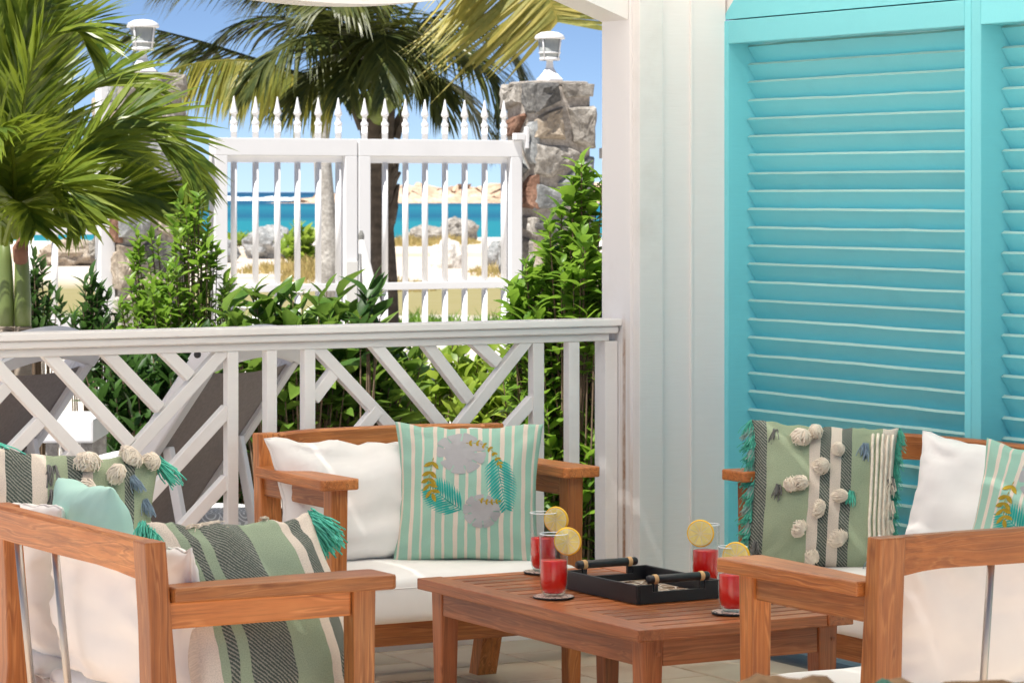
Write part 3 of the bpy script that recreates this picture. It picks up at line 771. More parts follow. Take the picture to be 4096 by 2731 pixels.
shrub('broadleaf_shrub', 'dark broad leaved sprig in front of the closed parasol', at(-.5, 10.6, G0), [pb(845, 680, 10.6, .035, .04), pb(850, 725, 10.6, .05, .03)], L_DARK, (.105, .046), 7, 7, 35, 60, up=.2)
shrub('shrub', 'sunlit yellow green shrub behind the right fretwork panel', at(-.35, 11.5, G0),
      [pb(790, 850, 11.5, .18, .12), pb(860, 960, 11.6, .22, .1), pb(960, 850, 11.7, .2, .10), pb(1080, 830, 11.5, .16, .07), pb(1120, 920, 11.3, .14, .12), pb(1200, 860, 11.2, .12, .14), pb(960, 960, 11.7, .2, .06), pb(700, 960, 11.4, .2, .18), pb(630, 900, 11.4, .13, .2)], L_SUN, (.090, .044), 10, 230, 36, 300)
shrub('shrub', 'dark green shrub behind the left fretwork panel, between the loungers', at(-1.25, 11.2, G0),
      [pb(300, 880, 11.3, .22, .16), pb(400, 850, 11.4, .22, .14), pb(330, 1010, 11.2, .22, .2), pb(470, 900, 11.4, .15, .18), pb(250, 820, 11.5, .16, .08), pb(420, 1080, 11.2, .25, .2), pb(560, 1000, 11.3, .15, .25)], L_DARK, (.080, .038), 10, 260, 37, 300)
shrub('shrub', 'grey green shrub behind the palm trunks', at(-2.2, 14.4, -.3), [pb(80, 610, 14.3, .06, .12), pb(100, 700, 14.3, .10, .12), pb(60, 720, 14.3, .1, .1)], L_DARK, (.07, .026), 10, 44, 38, 120)
shrub('sea_grape', 'sea grape bush with round leaves on the beach behind the left gate leaf', at(-4.5, 66, -.3), [pb(690, 550, 66, .32, .28), pb(672, 570, 66, .35, .2), pb(710, 585, 66, .3, .16)], L_SUN, (.30, .26), 6, 34, 41, 60, group='beach plants')
shrub('beach_bush', 'low yellow green bush behind the grey boulder', at(-8.6, 84, -.3), [pb(530, 552, 84, .7, .14), pb(590, 545, 84, .6, .14), pb(490, 560, 84, .5, .14)], L_SUN, (.22, .12), 7, 70, 42, 60, group='beach plants')
fw = empty('flower', at(-.53, 11.2, .24)); fw.scale = (1.5,)*3; tag(fw, 'single orange bloom on the shrub between two balusters', 'flower')
for k in range(5):
    pm, _, _ = leaf_mesh(.035, .024, 90+k, plain('orange_petal', (.75, .16, .07), .6, .1, 10, 0))
    a = k*2*pi/5; o = link('petal', pm, None, fw, Matrix.Rotation(a, 4, 'Z') @ Matrix.Rotation(-.9, 4, 'Y'))
for k, (x, y) in enumerate([(690, 680), (560, 715)]):
    f = empty('flower', at((x-1176)*10.8/7000, 10.8, 1.35-(y-440)*10.8/7000)); tag(f, ['white bloom on top of the broad leaved shrub', 'lower white bloom in the broad leaved shrub'][k], 'flower', 'white blooms')
    for i in range(5):
        pm, _, _ = leaf_mesh(.035, .026, 190+i, CUSH); link('petal', pm, None, f, Matrix.Rotation(i*2*pi/5, 4, 'Z') @ Matrix.Rotation(-.7, 4, 'Y'))

# ------------------------------------------------------------------ palms
def spline(pts, n):
    P = [V(p) for p in pts]; P = [2*P[0]-P[1]]+P+[2*P[-1]-P[-2]]; out = []
    m = len(P)-3
    for i in range(n+1):
        u = i/n*m; k = min(int(u), m-1); t = u-k
        a, b, c, d = P[k:k+4]
        out.append(.5*((2*b)+(c-a)*t+(2*a-5*b+4*c-d)*t*t+(3*b-a-3*c+d)*t**3))
    return out
def frond(parent, pts, n_leaf, length, width, droop, mat, seed, ang=50, r0=.018, ryw=None, prof=None, lift=.25, start=.12, sd=None, hang=0.0):
    "rachis along pts with a comb of leaflets on each side; one mesh, rachis first"
    rnd = random.Random(seed); vs, fs, ft = [], [], []
    N_ = 40; sp = spline(pts, N_)
    tube_into(vs, fs, sp[::2], [r0*(1-.85*i/(N_/2)) for i in range(N_//2+1)], 5); ft += [.9]*len(vs)
    for k in range(n_leaf):
        t = start+(1-start)*(k+.3)/n_leaf; u = t*N_; i = min(int(u), N_-1); f = u-i
        p = sp[i].lerp(sp[i+1], f); tg = (sp[min(i+2, N_)]-sp[max(i-1, 0)]).normalized()
        side = tg.cross(V((0, 0, 1)))
        if side.length < .2: side = V((1, 0, 0)).cross(tg)
        if sd: side = V(sd)-tg*V(sd).dot(tg)
        side.normalize(); nrm = side.cross(tg)
        L0 = length*(sin(pi*(.12+.86*t))**.6 if prof is None else prof(t))*rnd.uniform(.85, 1.1)
        for sg in (-1, 1):
            a = radians(ang)*(1-.45*t)+rnd.uniform(-.12, .12)
            d = (tg*cos(a)+side*sg*sin(a)+nrm*(lift+rnd.uniform(-.12, .12))+V((0, 0, -hang*rnd.uniform(.7, 1.2)))).normalized()
            q = p.copy(); S_ = 4; b = len(vs); w0 = width*rnd.uniform(.75, 1.15); tn = rnd.random()**1.6
            if rnd.random() < .08: tn = 1.0
            dd = droop*rnd.uniform(.7, 1.4)
            for s in range(S_+1):
                x = s/S_; ww = w0*(.55+.9*x if x < .4 else (1-x)*1.5+.02)
                wd = d.cross(nrm)
                if wd.length < .1: wd = tg.copy()
                wd = (wd.normalized()+nrm*.35*sg*(1 if s % 2 else -.2)).normalized()
                vs += [q-wd*ww/2, q+wd*ww/2]; ft += [min(1, tn+(.35*x**3))]*2
                q = q+d*(L0/S_); d = (d+V((0, 0, -1))*dd*(.35+.65*x)).normalized()
            for s in range(S_): fs.append((b+2*s, b+2*s+1, b+2*s+3, b+2*s+2))
    o = pyd('frond', vs, fs, mat, parent); set_tint(o.data, ft)
    return o
def px(x, y, cx_, cy_, s, dy=0.0): return ((x-cx_)/s, dy, -(y-cy_)/s)

# coconut palm beyond the gate
cp = empty('coconut_palm', at(-1.08, 26, -.35), -TH); tag(cp, 'coconut palm with shaggy crown standing behind the gate', 'palm tree')
s = 269.; cz = 1.35+(440-190)/s+.35      # crown height above the palm's base
def cpt(x, y, dy=0.0): return ((x-885)/s, dy, cz-(y-190)/s)
def bark():
    m, N, L, P = newmat('palm_bark')
    v = coords(N, L, 'Object'); n = ntex(N, L, v, 6, 8, .7); w = N.new('ShaderNodeTexWave'); w.bands_direction = 'Z'; w.inputs['Scale'].default_value = 4; w.inputs['Distortion'].default_value = 3
    L.new(v, w.inputs[0]); c = ramp(N, L, n.outputs[0], [(.3, (.03, .024, .018)), (.55, (.085, .065, .05)), (.75, (.22, .18, .14))])
    L.new(mixc(N, L, .12, c, ramp(N, L, w.outputs['Fac'], [(0, (.04, .03, .025)), (1, (.2, .16, .12))])), P.inputs['Base Color']); P.inputs['Roughness'].default_value = .95
    bump(N, L, P, n.outputs[0], .8, .03)
    return m
BARK = bark()
tr = tube('trunk', [cpt(885, 860), cpt(882, 640), cpt(876, 520), cpt(872, 400), cpt(866, 300), cpt(862, 215)], [.135, .115, .105, .115, .15, .18], BARK, cp, 14)
rnd = random.Random(3)
for k in range(16):          # old frond stumps hugging the trunk
    zz = rnd.uniform(210, 560); a = rnd.uniform(0, 2*pi); rr = .11+.05*(zz < 330)
    x0 = 872/1.; p0 = V(cpt(870+0*a, zz)); o = V((cos(a)*rr, sin(a)*rr, 0)); l = rnd.uniform(.12, .35)
    vs = []; fs = []
    tube_into(vs, fs, [p0+o*.8, p0+o*1.15+V((0, 0, l*.5)), p0+o*rnd.uniform(1.2, 1.9)+V((0, 0, l))], [.06, .045, .012], 5)
    pyd('frond_stump', vs, fs, BARK, cp)
cocon = plain('coconut_husk', (.13, .17, .035), .6, .25, 8, .1)
for (x, y) in [(858, 232), (885, 240), (906, 225), (872, 262), (838, 250)]:
    b = bmesh.new(); bmesh.ops.create_icosphere(b, subdivisions=2, radius=.085); o = bm_obj('coconut', b, cocon, cp, Matrix.Translation(cpt(x, y, -.16)), True); o.scale = (1, 1, 1.2)
F = lambda pts, *a, **k: frond(cp, [cpt(*p) for p in pts], *a, **k)
F([(860, 200), (700, 172), (560, 128), (430, 88), (280, 58), (120, 72), (50, 120)], 110, .62, .050, .22, L_COCO, 1, ang=50, lift=.25, hang=.75)
F([(855, 205, -.3), (725, 195, -.4), (610, 152, -.5), (520, 146, -.55), (420, 165, -.6), (350, 215, -.6)], 84, .62, .050, .5, L_YHANG, 2, ang=70, lift=0, hang=1.5)
F([(870, 190, -.2), (960, 20, -.7), (1080, -120, -1.1), (1190, -90, -1.3), (1248, 0, -1.35), (1275, 70, -1.35)], 64, 1.25, .050, .035, L_PALMY, 3, ang=118, lift=0, start=.45, sd=(1, 0, 0), prof=lambda t: 1.0-.5*max(0, t-.8)/.2)
F([(865, 190, -.3), (800, 150, -.7), (740, 190, -1.0), (700, 260, -1.1)], 54, .6, .042, .5, L_COCO, 16, ang=56, hang=.45)
F([(865, 190, -.3), (930, 150, -.8), (990, 190, -1.1), (1020, 270, -1.2)], 54, .6, .042, .5, L_COCO, 17, ang=56, hang=.45)
F([(865, 195, -.3), (840, 150, -.8), (820, 170, -1.2), (810, 240, -1.4)], 54, .55, .042, .5, L_COCO, 18, ang=56, hang=.45)
F([(860, 190), (740, 80), (640, 40), (540, 60), (470, 130)], 66, .8, .038, .45, L_COCO, 19, ang=56, hang=.45)
F([(860, 190, -.1), (830, 90, -.3), (760, 10, -.5), (660, 0, -.6)], 66, .75, .038, .45, L_COCO, 20, ang=56, hang=.45)
F([(860, 190), (760, 40), (620, -60), (480, -70), (380, -30)], 85, 0.94, 0.040, .40, L_COCO, 4, ang=56, hang=.45)
F([(860, 190, .2), (820, 60, .3), (700, -40, .4), (560, -30, .5)], 78, 0.98, 0.040, .40, L_COCO, 5, ang=56, hang=.45)
F([(870, 190), (960, 60), (1080, 40), (1165, 110), (1200, 210)], 85, 0.86, 0.040, .50, L_COCO, 6, ang=56, hang=.45)
F([(870, 190, -.3), (970, 120, -.8), (1070, 130, -1.1), (1130, 200, -1.2), (1150, 290, -1.2)], 78, 0.78, 0.040, .50, L_COCO, 7, ang=56, hang=.45)
F([(870, 190), (900, 20), (980, -80), (1100, -90)], 78, 1.04, 0.042, .45, L_COCO, 8, ang=56, hang=.45)
F([(860, 190, -.3), (850, 60, -.9), (830, 10, -1.4), (790, 40, -1.9)], 78, 0.86, 0.044, .45, L_COCO, 9, ang=56, hang=.45)
F([(860, 190, -.2), (800, 110, -.7), (730, 100, -1.1), (650, 150, -1.4), (600, 230, -1.5)], 78, 0.72, 0.040, .55, L_COCO, 10, ang=56, hang=.45)
F([(860, 190, .3), (900, 80, .9), (960, 40, 1.4), (1030, 80, 1.8)], 72, 0.91, 0.040, .5, L_COCO, 11, ang=56, hang=.45)
F([(865, 200, .2), (950, 170, .5), (1030, 190, .7), (1090, 260, .8), (1110, 330, .8)], 65, 0.65, 0.033, .5, L_COCO, 12, ang=56, hang=.45)
F([(860, 200, .3), (780, 150, .8), (690, 160, 1.2), (620, 230, 1.5)], 65, 0.72, 0.037, .5, L_COCO, 13, ang=56, hang=.45)
F([(865, 190, -.2), (880, 110, -.6), (890, 90, -1.0), (905, 140, -1.4), (910, 230, -1.6)], 65, 0.72, 0.044, .5, L_COCO, 14, ang=56, hang=.45)
F([(865, 190, .1), (850, 20, .1), (900, -120, .2), (1000, -160, .3)], 65, 1.04, 0.044, .4, L_COCO, 15, ang=56, hang=.45)

# left palm, two stems
lp = empty('fan_leaf_palm', at(-2.05, 13, -.35), -TH); tag(lp, 'lush green palm with two smooth green trunks at the left', 'palm tree')
s2 = 538.
def lpt(x, y, dy=0.0): return ((x-72)/s2, dy, 1.35+.35-(y-440)/s2)
SHAFT = plain('green_crownshaft', (.12, .16, .045), .45, .2, 6, .05, (1, 1, .2))
RINGS = plain('ringed_trunk', (.22, .18, .14), .85, .25, 9, .3, (1, 1, 5))
for (x, top, w) in ((14, 600, .032), (52, 590, .033)):
    tube('trunk', [lpt(x, 1250), lpt(x, 900), lpt(x, 752)], [w*1.35, w*1.2, w*1.12], RINGS, lp, 14)
    tube('crownshaft', [lpt(x, 751), lpt(x, 700), lpt(x-1, 640), lpt(x-2, top), lpt(x-4, top-60)], [w*1.08, w*1.1, w, w*.9, w*.55], SHAFT, lp, 14)
    for k in range(3): bm_obj('trunk_ring', lathe([(w*1.08, 0), (w*1.2, .004), (w*1.2, .01), (w*1.08, .014)], 14), RINGS, lp, Matrix.Translation(lpt(x, 756+k*9)))
tube('leaf_sheath', [lpt(50, 600, -.03), lpt(52, 570, -.06), lpt(60, 540, -.07)], [.03, .034, .012], plain('dry_sheath', (.17, .075, .045), .9, .3, 10, .3), lp, 8)
L = lambda pts, *a, **k: frond(lp, [lpt(*p) for p in pts], *a, **k)
q = dict(ang=46, r0=.014)
SDS = {21: (.1, .55, .8), 22: (.1, .6, .75), 23: (.3, .6, .7), 24: (.5, .6, .5), 27: (1, 0, .2), 31: (.1, .5, .8), 33: (.1, .5, .8), 25: (1, .3, 0), 28: (1, .4, 0), 29: (1, .3, 0), 32: (1, .5, 0), 26: (.2, .5, .8)}
L([(50, 545), (90, 450), (160, 360), (240, 290), (320, 270), (400, 315), (450, 385), (478, 450)], 57, 0.36, 0.034, .10, L_PALM, 21, lift=.15, sd=SDS.get(21), **q)
L([(52, 548), (110, 500), (190, 455), (290, 438), (380, 460), (450, 520)], 55, 0.32, 0.034, .12, L_PALM, 22, lift=.15, sd=SDS.get(22), **q)
L([(48, 545, .1), (70, 400, .2), (110, 270, .3), (170, 190, .35), (250, 160, .4), (330, 200, .4)], 50, 0.39, 0.032, .12, L_PALM, 23, lift=.15, sd=SDS.get(23), **q)
L([(48, 545, -.05), (55, 380, -.1), (75, 220, -.2), (120, 110, -.25), (190, 70, -.3), (250, 110, -.3)], 55, 0.42, 0.034, .12, L_PALM, 24, lift=.15, sd=SDS.get(24), **q)
L([(46, 545), (35, 380, .1), (20, 220, .2), (-20, 90, .2), (-80, 40, .2)], 55, 0.42, 0.034, .12, L_PALM, 25, lift=.15, sd=SDS.get(25), **q)
L([(44, 545, -.1), (20, 430, -.3), (-20, 350, -.45), (-70, 330, -.5), (-120, 380, -.5)], 50, 0.44, 0.034, .16, L_PALM, 26, lift=.15, sd=SDS.get(26), **q)
L([(46, 545, -.1), (60, 430, -.3), (70, 340, -.5), (60, 300, -.7), (40, 330, -.85)], 50, 0.39, 0.036, .2, L_PALM, 27, lift=.15, sd=SDS.get(27), **q)
L([(14, 560), (10, 400), (30, 240), (60, 110), (110, 10)], 52, 0.44, 0.034, .12, L_PALM, 28, lift=.15, sd=SDS.get(28), **q)
L([(14, 560), (-10, 420, .1), (-30, 260, .1), (-50, 100, .1)], 52, 0.47, 0.034, .12, L_PALM, 29, lift=.15, sd=SDS.get(29), **q)
L([(14, 560, -.1), (20, 450, -.2), (0, 380, -.4), (-40, 420, -.6)], 45, 0.42, 0.036, .2, L_PALM, 30, lift=.15, sd=SDS.get(30), **q)
L([(50, 548, -.05), (100, 470, -.25), (150, 420, -.4), (200, 440, -.5), (235, 510, -.55)], 45, 0.34, 0.034, .18, L_PALM, 31, lift=.15, sd=SDS.get(31), **q)
L([(14, 560, .1), (40, 330, .3), (40, 150, .4), (20, 20, .4), (-20, -60, .4)], 52, 0.44, 0.034, .12, L_PALM, 32, lift=.15, sd=SDS.get(32), **q)
L([(48, 545, .15), (110, 390, .3), (190, 330, .4), (260, 350, .45), (320, 420, .45)], 47, 0.32, 0.032, .15, L_PALM, 33, lift=.15, sd=SDS.get(33), **q)
L([(20, 560, -.1), (60, 480, -.3), (100, 470, -.5), (130, 520, -.6)], 37, 0.36, 0.034, .2, L_PALM, 34, lift=.15, sd=SDS.get(34), **q)
# ------------------------------------------------------------------ sun loungers, side table, pouf
LW = plain('lounger_plastic', (.78, .79, .82), .4, .04, 5, .03)
SLING = plain('lounger_sling', (.27, .235, .225), .8, .12, 80, .1)
def lounger(hx, hy, a_deg, label):
    r = empty('sun_lounger', (hx, hy, 0), radians(a_deg)-pi/2); tag(r, label, 'sun lounger', 'sun loungers outside the railing')
    w = .29; tl = radians(54); L_ = .70; hz = .28
    def bp(x, d, n=0): return (x, d*cos(tl)-n*sin(tl), hz+d*sin(tl)+n*cos(tl))   # n: towards the sitter's side
    for sx in (-1, 1):
        bar('side_rail', bp(sx*w, -.05), bp(sx*w, L_-.02), .055, .075, LW, r, V(bp(0, 0, 1))-V(bp(0, 0)), .012, 3)
        bar('bed_rail', (sx*w, .03, hz-.02), (sx*w, -1.25, hz-.02), .05, .075, LW, r, bev=.012, seg=3)
        for yy in (-.15, -1.15): bar('leg', (sx*(w-.01), yy+.03, hz-.06), (sx*(w+.02), yy, 0), .06, .05, LW, r, (0, 1, 0), .01)
        bar('prop', bp(sx*(w-.06), .38, -.03), (sx*(w-.06), .34, .12), .03, .03, LW, r, (0, 1, 0), .006)
        for d in (.12, .42, .72): bm_obj('bolt', lathe([(0, 0), (.011, 0), (.011, .006), (0, .008)], 10), BLACK, r, bar_mat(bp(sx*(w+.024*sx*sx), d), V(bp(sx*(w+.024), d))+V((sx*.1, 0, 0))) @ Matrix.Rotation(pi/2, 4, 'Y'))
        pts = [(sx*(w+.04), -.42, hz+.02), (sx*(w+.05), -.36, hz+.16), (sx*(w+.05), -.15, hz+.20), (sx*(w+.04), .05, hz+.12)]
        tube('armrest', spline(pts, 12), .022, LW, r, 8)
        for k in range(5): bar('rail_ridge', bp(sx*(w-.028), .30+0*k, -.012+.011*k-.02), bp(sx*(w-.028), .66, -.012+.011*k-.02), .004, .005, LW, r, bev=0)
    vs, fs = [], []; n = 14
    for i in range(n+1):         # bowed head bar
        x = -w-.03+(2*w+.06)*i/n; c = 1-(x/(w+.03))**2
        for (d, nn) in ((L_-.045+.055*c, -.042), (L_+.035+.055*c, -.042), (L_+.035+.055*c, .042), (L_-.045+.055*c, .042)): vs.append(bp(x, d, nn))
    for i in range(n):
        for k in range(4): fs.append((i*4+k, i*4+(k+1) % 4, i*4+4+(k+1) % 4, i*4+4+k))
    fs += [(0, 1, 2, 3), (n*4+3, n*4+2, n*4+1, n*4)]
    bm = bmesh.new(); me = bpy.data.meshes.new('head_bar'); me.from_pydata(vs, [], fs); bm.from_mesh(me); bmesh.ops.recalc_face_normals(bm, faces=bm.faces[:])
    bmesh.ops.bevel(bm, geom=[e for e in bm.edges if e.calc_face_angle(0) > .8], offset=.01, segments=2, affect='EDGES'); bm_obj('head_bar', bm, LW, r)
    vs, fs = [], []
    for i in range(9):
        d = -.02+(L_-.02)*i/8
        for j in range(5): x = (j/4*2-1)*(w-.02); vs.append(bp(x, d, -.02-.02*(1-(j/2-1)**2)))
    for i in range(8):
        for j in range(4): fs.append((i*5+j, i*5+j+1, i*5+j+6, i*5+j+5))
    pyd('sling', vs, fs, SLING, r, smooth=True)
    bar('sling', (0, -.03, hz-.02), (0, -1.25, hz-.02), 2*w-.06, .006, SLING, r, bev=.001)
    bar('foot_bar', (-w-.02, -1.27, hz-.02), (w+.02, -1.27, hz-.02), .06, .075, LW, r, bev=.012)
    bar('cross_bar', (-w+.03, .02, hz-.03), (w-.03, .02, hz-.03), .05, .05, LW, r, bev=.01)
    bar('cross_bar', (-w+.04, .34, .13), (w-.04, .34, .13), .03, .03, LW, r, bev=.006)
    return r
lounger(3.70, 8.96, -52, 'white sun lounger with its raised brown back behind the middle of the railing')
lounger(3.08, 9.16, -50, 'white sun lounger with dark raised back at the far left behind the railing')
wt = empty('garden_table', at(-1.46, 10.5, -.10)); wt.rotation_euler = (0, 0, -TH); tag(wt, 'white topped wooden side table behind the left lounger', 'table')
boxo('table_top', -.13, .045, -.2, .2, .60, .68, GATEW, wt, .008)
for x in (-.10, .02):
    for y in (-.16, .16): boxo('leg', x-.02, x+.02, y-.02, y+.02, 0, .599, WEATH, wt, .004)
def pouf_mat():
    m, N, L_, P = newmat('arched_print'); v = coords(N, L_, 'Object', (16, 16, 16))
    vo = N.new('ShaderNodeTexVoronoi'); vo.inputs['Scale'].default_value = 1; vo.inputs['Randomness'].default_value = .1; L_.new(v, vo.inputs[0])
    mu = N.new('ShaderNodeMath'); mu.operation = 'MULTIPLY'; mu.inputs[1].default_value = 28; L_.new(vo.outputs['Distance'], mu.inputs[0])
    si = N.new('ShaderNodeMath'); si.operation = 'SINE'; L_.new(mu.outputs[0], si.inputs[0])
    L_.new(ramp(N, L_, si.outputs[0], [(.4, (.42, .42, .42)), (.55, (.8, .8, .79))]), P.inputs['Base Color']); P.inputs['Roughness'].default_value = .9
    return m
pf = bm_obj('garden_pouf', lathe([(0, 0), (.19, 0), (.215, .03), (.215, .40), (.19, .44), (0, .45)], 28), pouf_mat(), smooth=True); pf.location = at(-1.03, 10.2, -.15)
tag(pf, 'white garden pouf with grey arched print beside the raised lounger back', 'pouf')
pf2 = bm_obj('garden_pouf', lathe([(0, 0), (.17, 0), (.2, .04), (.2, .42), (.17, .47), (0, .48)], 28), CUSH, smooth=True); pf2.location = at(-1.32, 10.6, -.15)
tag(pf2, 'plain white garden pouf half hidden behind the lounger frame', 'pouf')

# ------------------------------------------------------------------ teak seating
def chair(name, label, W_, loc, rz, rods, mid_post=False, depth=.445, cat='armchair', group='teak garden seats'):
    "origin on the floor below the back; +y is where the sitter looks"
    r = empty(name, loc, rz); tag(r, label, cat, group); h = W_/2; d = depth
    def post(x, tw):
        prof = [(-.085, 0), (-.030, 0), (.030, .20), (.040, .38), (.025, .55), (.012, .705), (-.030, .705), (-.020, .55), (-.015, .38), (-.030, .20)]
        bm = prism_bm(prof, tw, .004)           # local x = depth, y = across
        M = Matrix.Translation((x, 0, 0)) @ Matrix.Rotation(pi/2, 4, 'Z')
        # long axis must be local X for the grain: turn the mesh, not the picture
        R_ = Matrix.Rotation(pi/2, 4, 'Y'); bmesh.ops.transform(bm, matrix=R_, verts=bm.verts[:])
        bm_obj('rear_leg', bm, TEAK, r, M @ R_.inverted())
    post(-h+.03, .060); post(h-.03, .060)
    if mid_post: post(mid_post, .065)
    for sx in (-1, 1):
        bar('front_leg', (sx*(h-.026), d-.022, 0), (sx*(h-.026), d-.022, .5915), .048, .048, TEAK, r, (0, 1, 0), .004, taper=.78)
        bm = prism_bm([(.012, -.030), (.05, -.036), (.30, -.052), (.450, -.055), (.460, -.047), (.462, .048), (.453, .056), (.25, .046), (.05, .034), (.012, .034)], .028, .005, 3)
        R_ = Matrix.Rotation(pi/2, 4, 'X'); bmesh.ops.transform(bm, matrix=R_, verts=bm.verts[:])
        if sx < 0: bmesh.ops.transform(bm, matrix=Matrix.Scale(-1, 4, (0, 1, 0)), verts=bm.verts[:]); bmesh.ops.reverse_faces(bm, faces=bm.faces[:])
        bm_obj('armrest', bm, TEAK, r, Matrix.Translation((sx*(h-.018), .012, .606)) @ Matrix.Rotation(pi/2, 4, 'Z') @ Matrix.Scale(1, 4))
        bar('arm_support', (sx*(h-.026), .012, .566), (sx*(h-.026), d-.047, .566), .032, .0505, TEAK, r, bev=.004)
        bar('side_rail', (sx*(h-.026), .03, .215), (sx*(h-.026), d-.047, .215), .026, .064, TEAK, r, bev=.003)
    bar('front_rail', (-h+.051, d-.022, .214), (h-.051, d-.022, .214), .026, .064, TEAK, r, bev=.003)
    bar('rear_rail', (-h+.061, .0, .214), (h-.061, .0, .214), .026, .064, TEAK, r, bev=.003)
    n = 5
    for k in range(n):
        y = .05+k*(d-.12)/(n-1); bar('seat_slat', (-h+.045, y, .238), (h-.045, y, .238), .06, .016, TEAK, r, bev=.002)
    # crest rail, bowed back in plan, deeper at its ends
    vs, fs = [], []; m = 18; L_ = h-.0605
    for i in range(m+1):
        t = i/m*2-1; x = t*L_; e = max(0, (abs(t)-.72)/.28)
        yb = -.004-.030*(1-abs(t)**3); zl = .643-.012*e*e; zt = .704+.005*(1-abs(t)**4)
        for (yy, zz) in ((yb-.016, zl), (yb+.016, zl), (yb+.018, zt-.006), (yb+.012, zt), (yb-.012, zt), (yb-.018, zt-.006)): vs.append((x, yy, zz))
    k6 = 6
    for i in range(m):
        for k in range(k6): fs.append((i*k6+k, i*k6+(k+1) % k6, (i+1)*k6+(k+1) % k6, (i+1)*k6+k))
    fs += [tuple(range(k6))[::-1], tuple(m*k6+k for k in range(k6))]
    pyd('crest_rail', vs, fs, TEAK, r, smooth=False)
    for x in rods: tube('back_rod', [(x, .016, .235), (x, -.026, .652)], .0075, STEEL, r, 10)
    return r
chair('armchair', 'teak armchair facing the camera, its back to the railing', .75, (3.785, 7.41, 0), pi, [-.2, .2])
chair('loveseat', 'teak loveseat at the left, seen from behind with steel back rods', 1.56, (2.20, 5.985, 0), -pi/2, [.101, .312, -.45], mid_post=-.015, cat='sofa')
chair('armchair', 'teak armchair in the right foreground, its back to the camera', .80, (3.787, 4.625, 0), 0, [-.137, .137])
chair('loveseat', 'teak loveseat along the turquoise shutters', 1.56, (4.905, 5.90, 0), pi/2, [-.3, .3], cat='sofa')

# ------------------------------------------------------------------ coffee table
ct = empty('coffee_table', (3.696, 5.998, 0)); tag(ct, 'low slatted teak coffee table in the middle of the seats', 'table')
hx, hy, zt, th = .280, .505, .42, .0265
for sx in (-1, 1): bar('end_board', (sx*(hx-.033), -hy, zt-th/2), (sx*(hx-.033), hy, zt-th/2), .066, th, TEAKD, ct, bev=.003)
n = 19; lx = hx-.0665; wy = 2*(hy)/n
for k in range(n):
    y = -hy+wy*(k+.5); w = wy-.0105
    bar('slat', (-lx, y, zt-th/2-.0008), (lx, y, zt-th/2-.0008), w, th-.001, TEAKD, ct, bev=.002)
for sx in (-1, 1):
    for sy in (-1, 1): bar('leg', (sx*(hx-.052), sy*(hy-.048), 0), (sx*(hx-.052), sy*(hy-.048), zt-th-.0005), .05, .05, TEAKD, ct, (0, 1, 0), .004, taper=.72)
    bar('apron', (sx*(hx-.042), -hy+.074, .3635), (sx*(hx-.042), hy-.074, .3635), .022, .058, TEAKD, ct, bev=.003)
    bar('apron', (-hx+.078, sx*(hy-.038), .3635), (hx-.078, sx*(hy-.038), .3635), .022, .058, TEAKD, ct, bev=.003)
for x in (-hx+.052, hx-.052): bm_obj('dowel', lathe([(0, 0), (.005, 0), (.005, .0022), (0, .0025)], 10), TEAKD, ct, Matrix.Translation((x+.012, -hy+.023, .362)) @ Matrix.Rotation(pi/2, 4, 'X'))

# ------------------------------------------------------------------ cushions
def pillow_surf(w, h, t, seed, pinch=.10, wr=.006, ex=.42, sag=.0, ears=.0):
    def f(u, v, side):
        e = max(0.0, (1-u*u)*(1-v*v))
        x = w/2*u*(1-pinch*(1-v*v)*abs(u)**3)*(1+ears*(u*u*v*v)); z = h/2*v*(1-pinch*(1-u*u)*abs(v)**3)*(1+ears*(u*u*v*v))
        d = t/2*e**ex*(1-sag*v)
        rad = 1.0
        n = fb((u*1.6, v*1.6, seed+side*3), 1.0, seed, 3)*wr*1.3
        # folds running out of the corners and off the seams
        cu = 1-abs(u); cv = 1-abs(v)
        fold = sin(9*atan2(cv+.02, cu+.02)+seed*2+3*fb((u, v, seed), 1.2, seed, 2))*(max(0, 1-sqrt(cu*cu+cv*cv)*1.15))**1.3
        seam = sin(22*u+5*fb((u*2, 0, seed), 1, seed, 2))*max(0, 1-cv*3.4)**1.5+sin(22*v+5*fb((v*2, 1, seed), 1, seed, 2))*max(0, 1-cu*3.4)**1.5
        d += (n+wr*1.3*fold+wr*.85*seam)*min(1, e*5)
        return V((x+.4*wr*fb((v*2.5, seed, u), 1, seed, 2), side*d, z+(.5+.9*max(0, v))*wr*fb((u*2.5, seed, v), 1.3, seed, 3)))
    return f
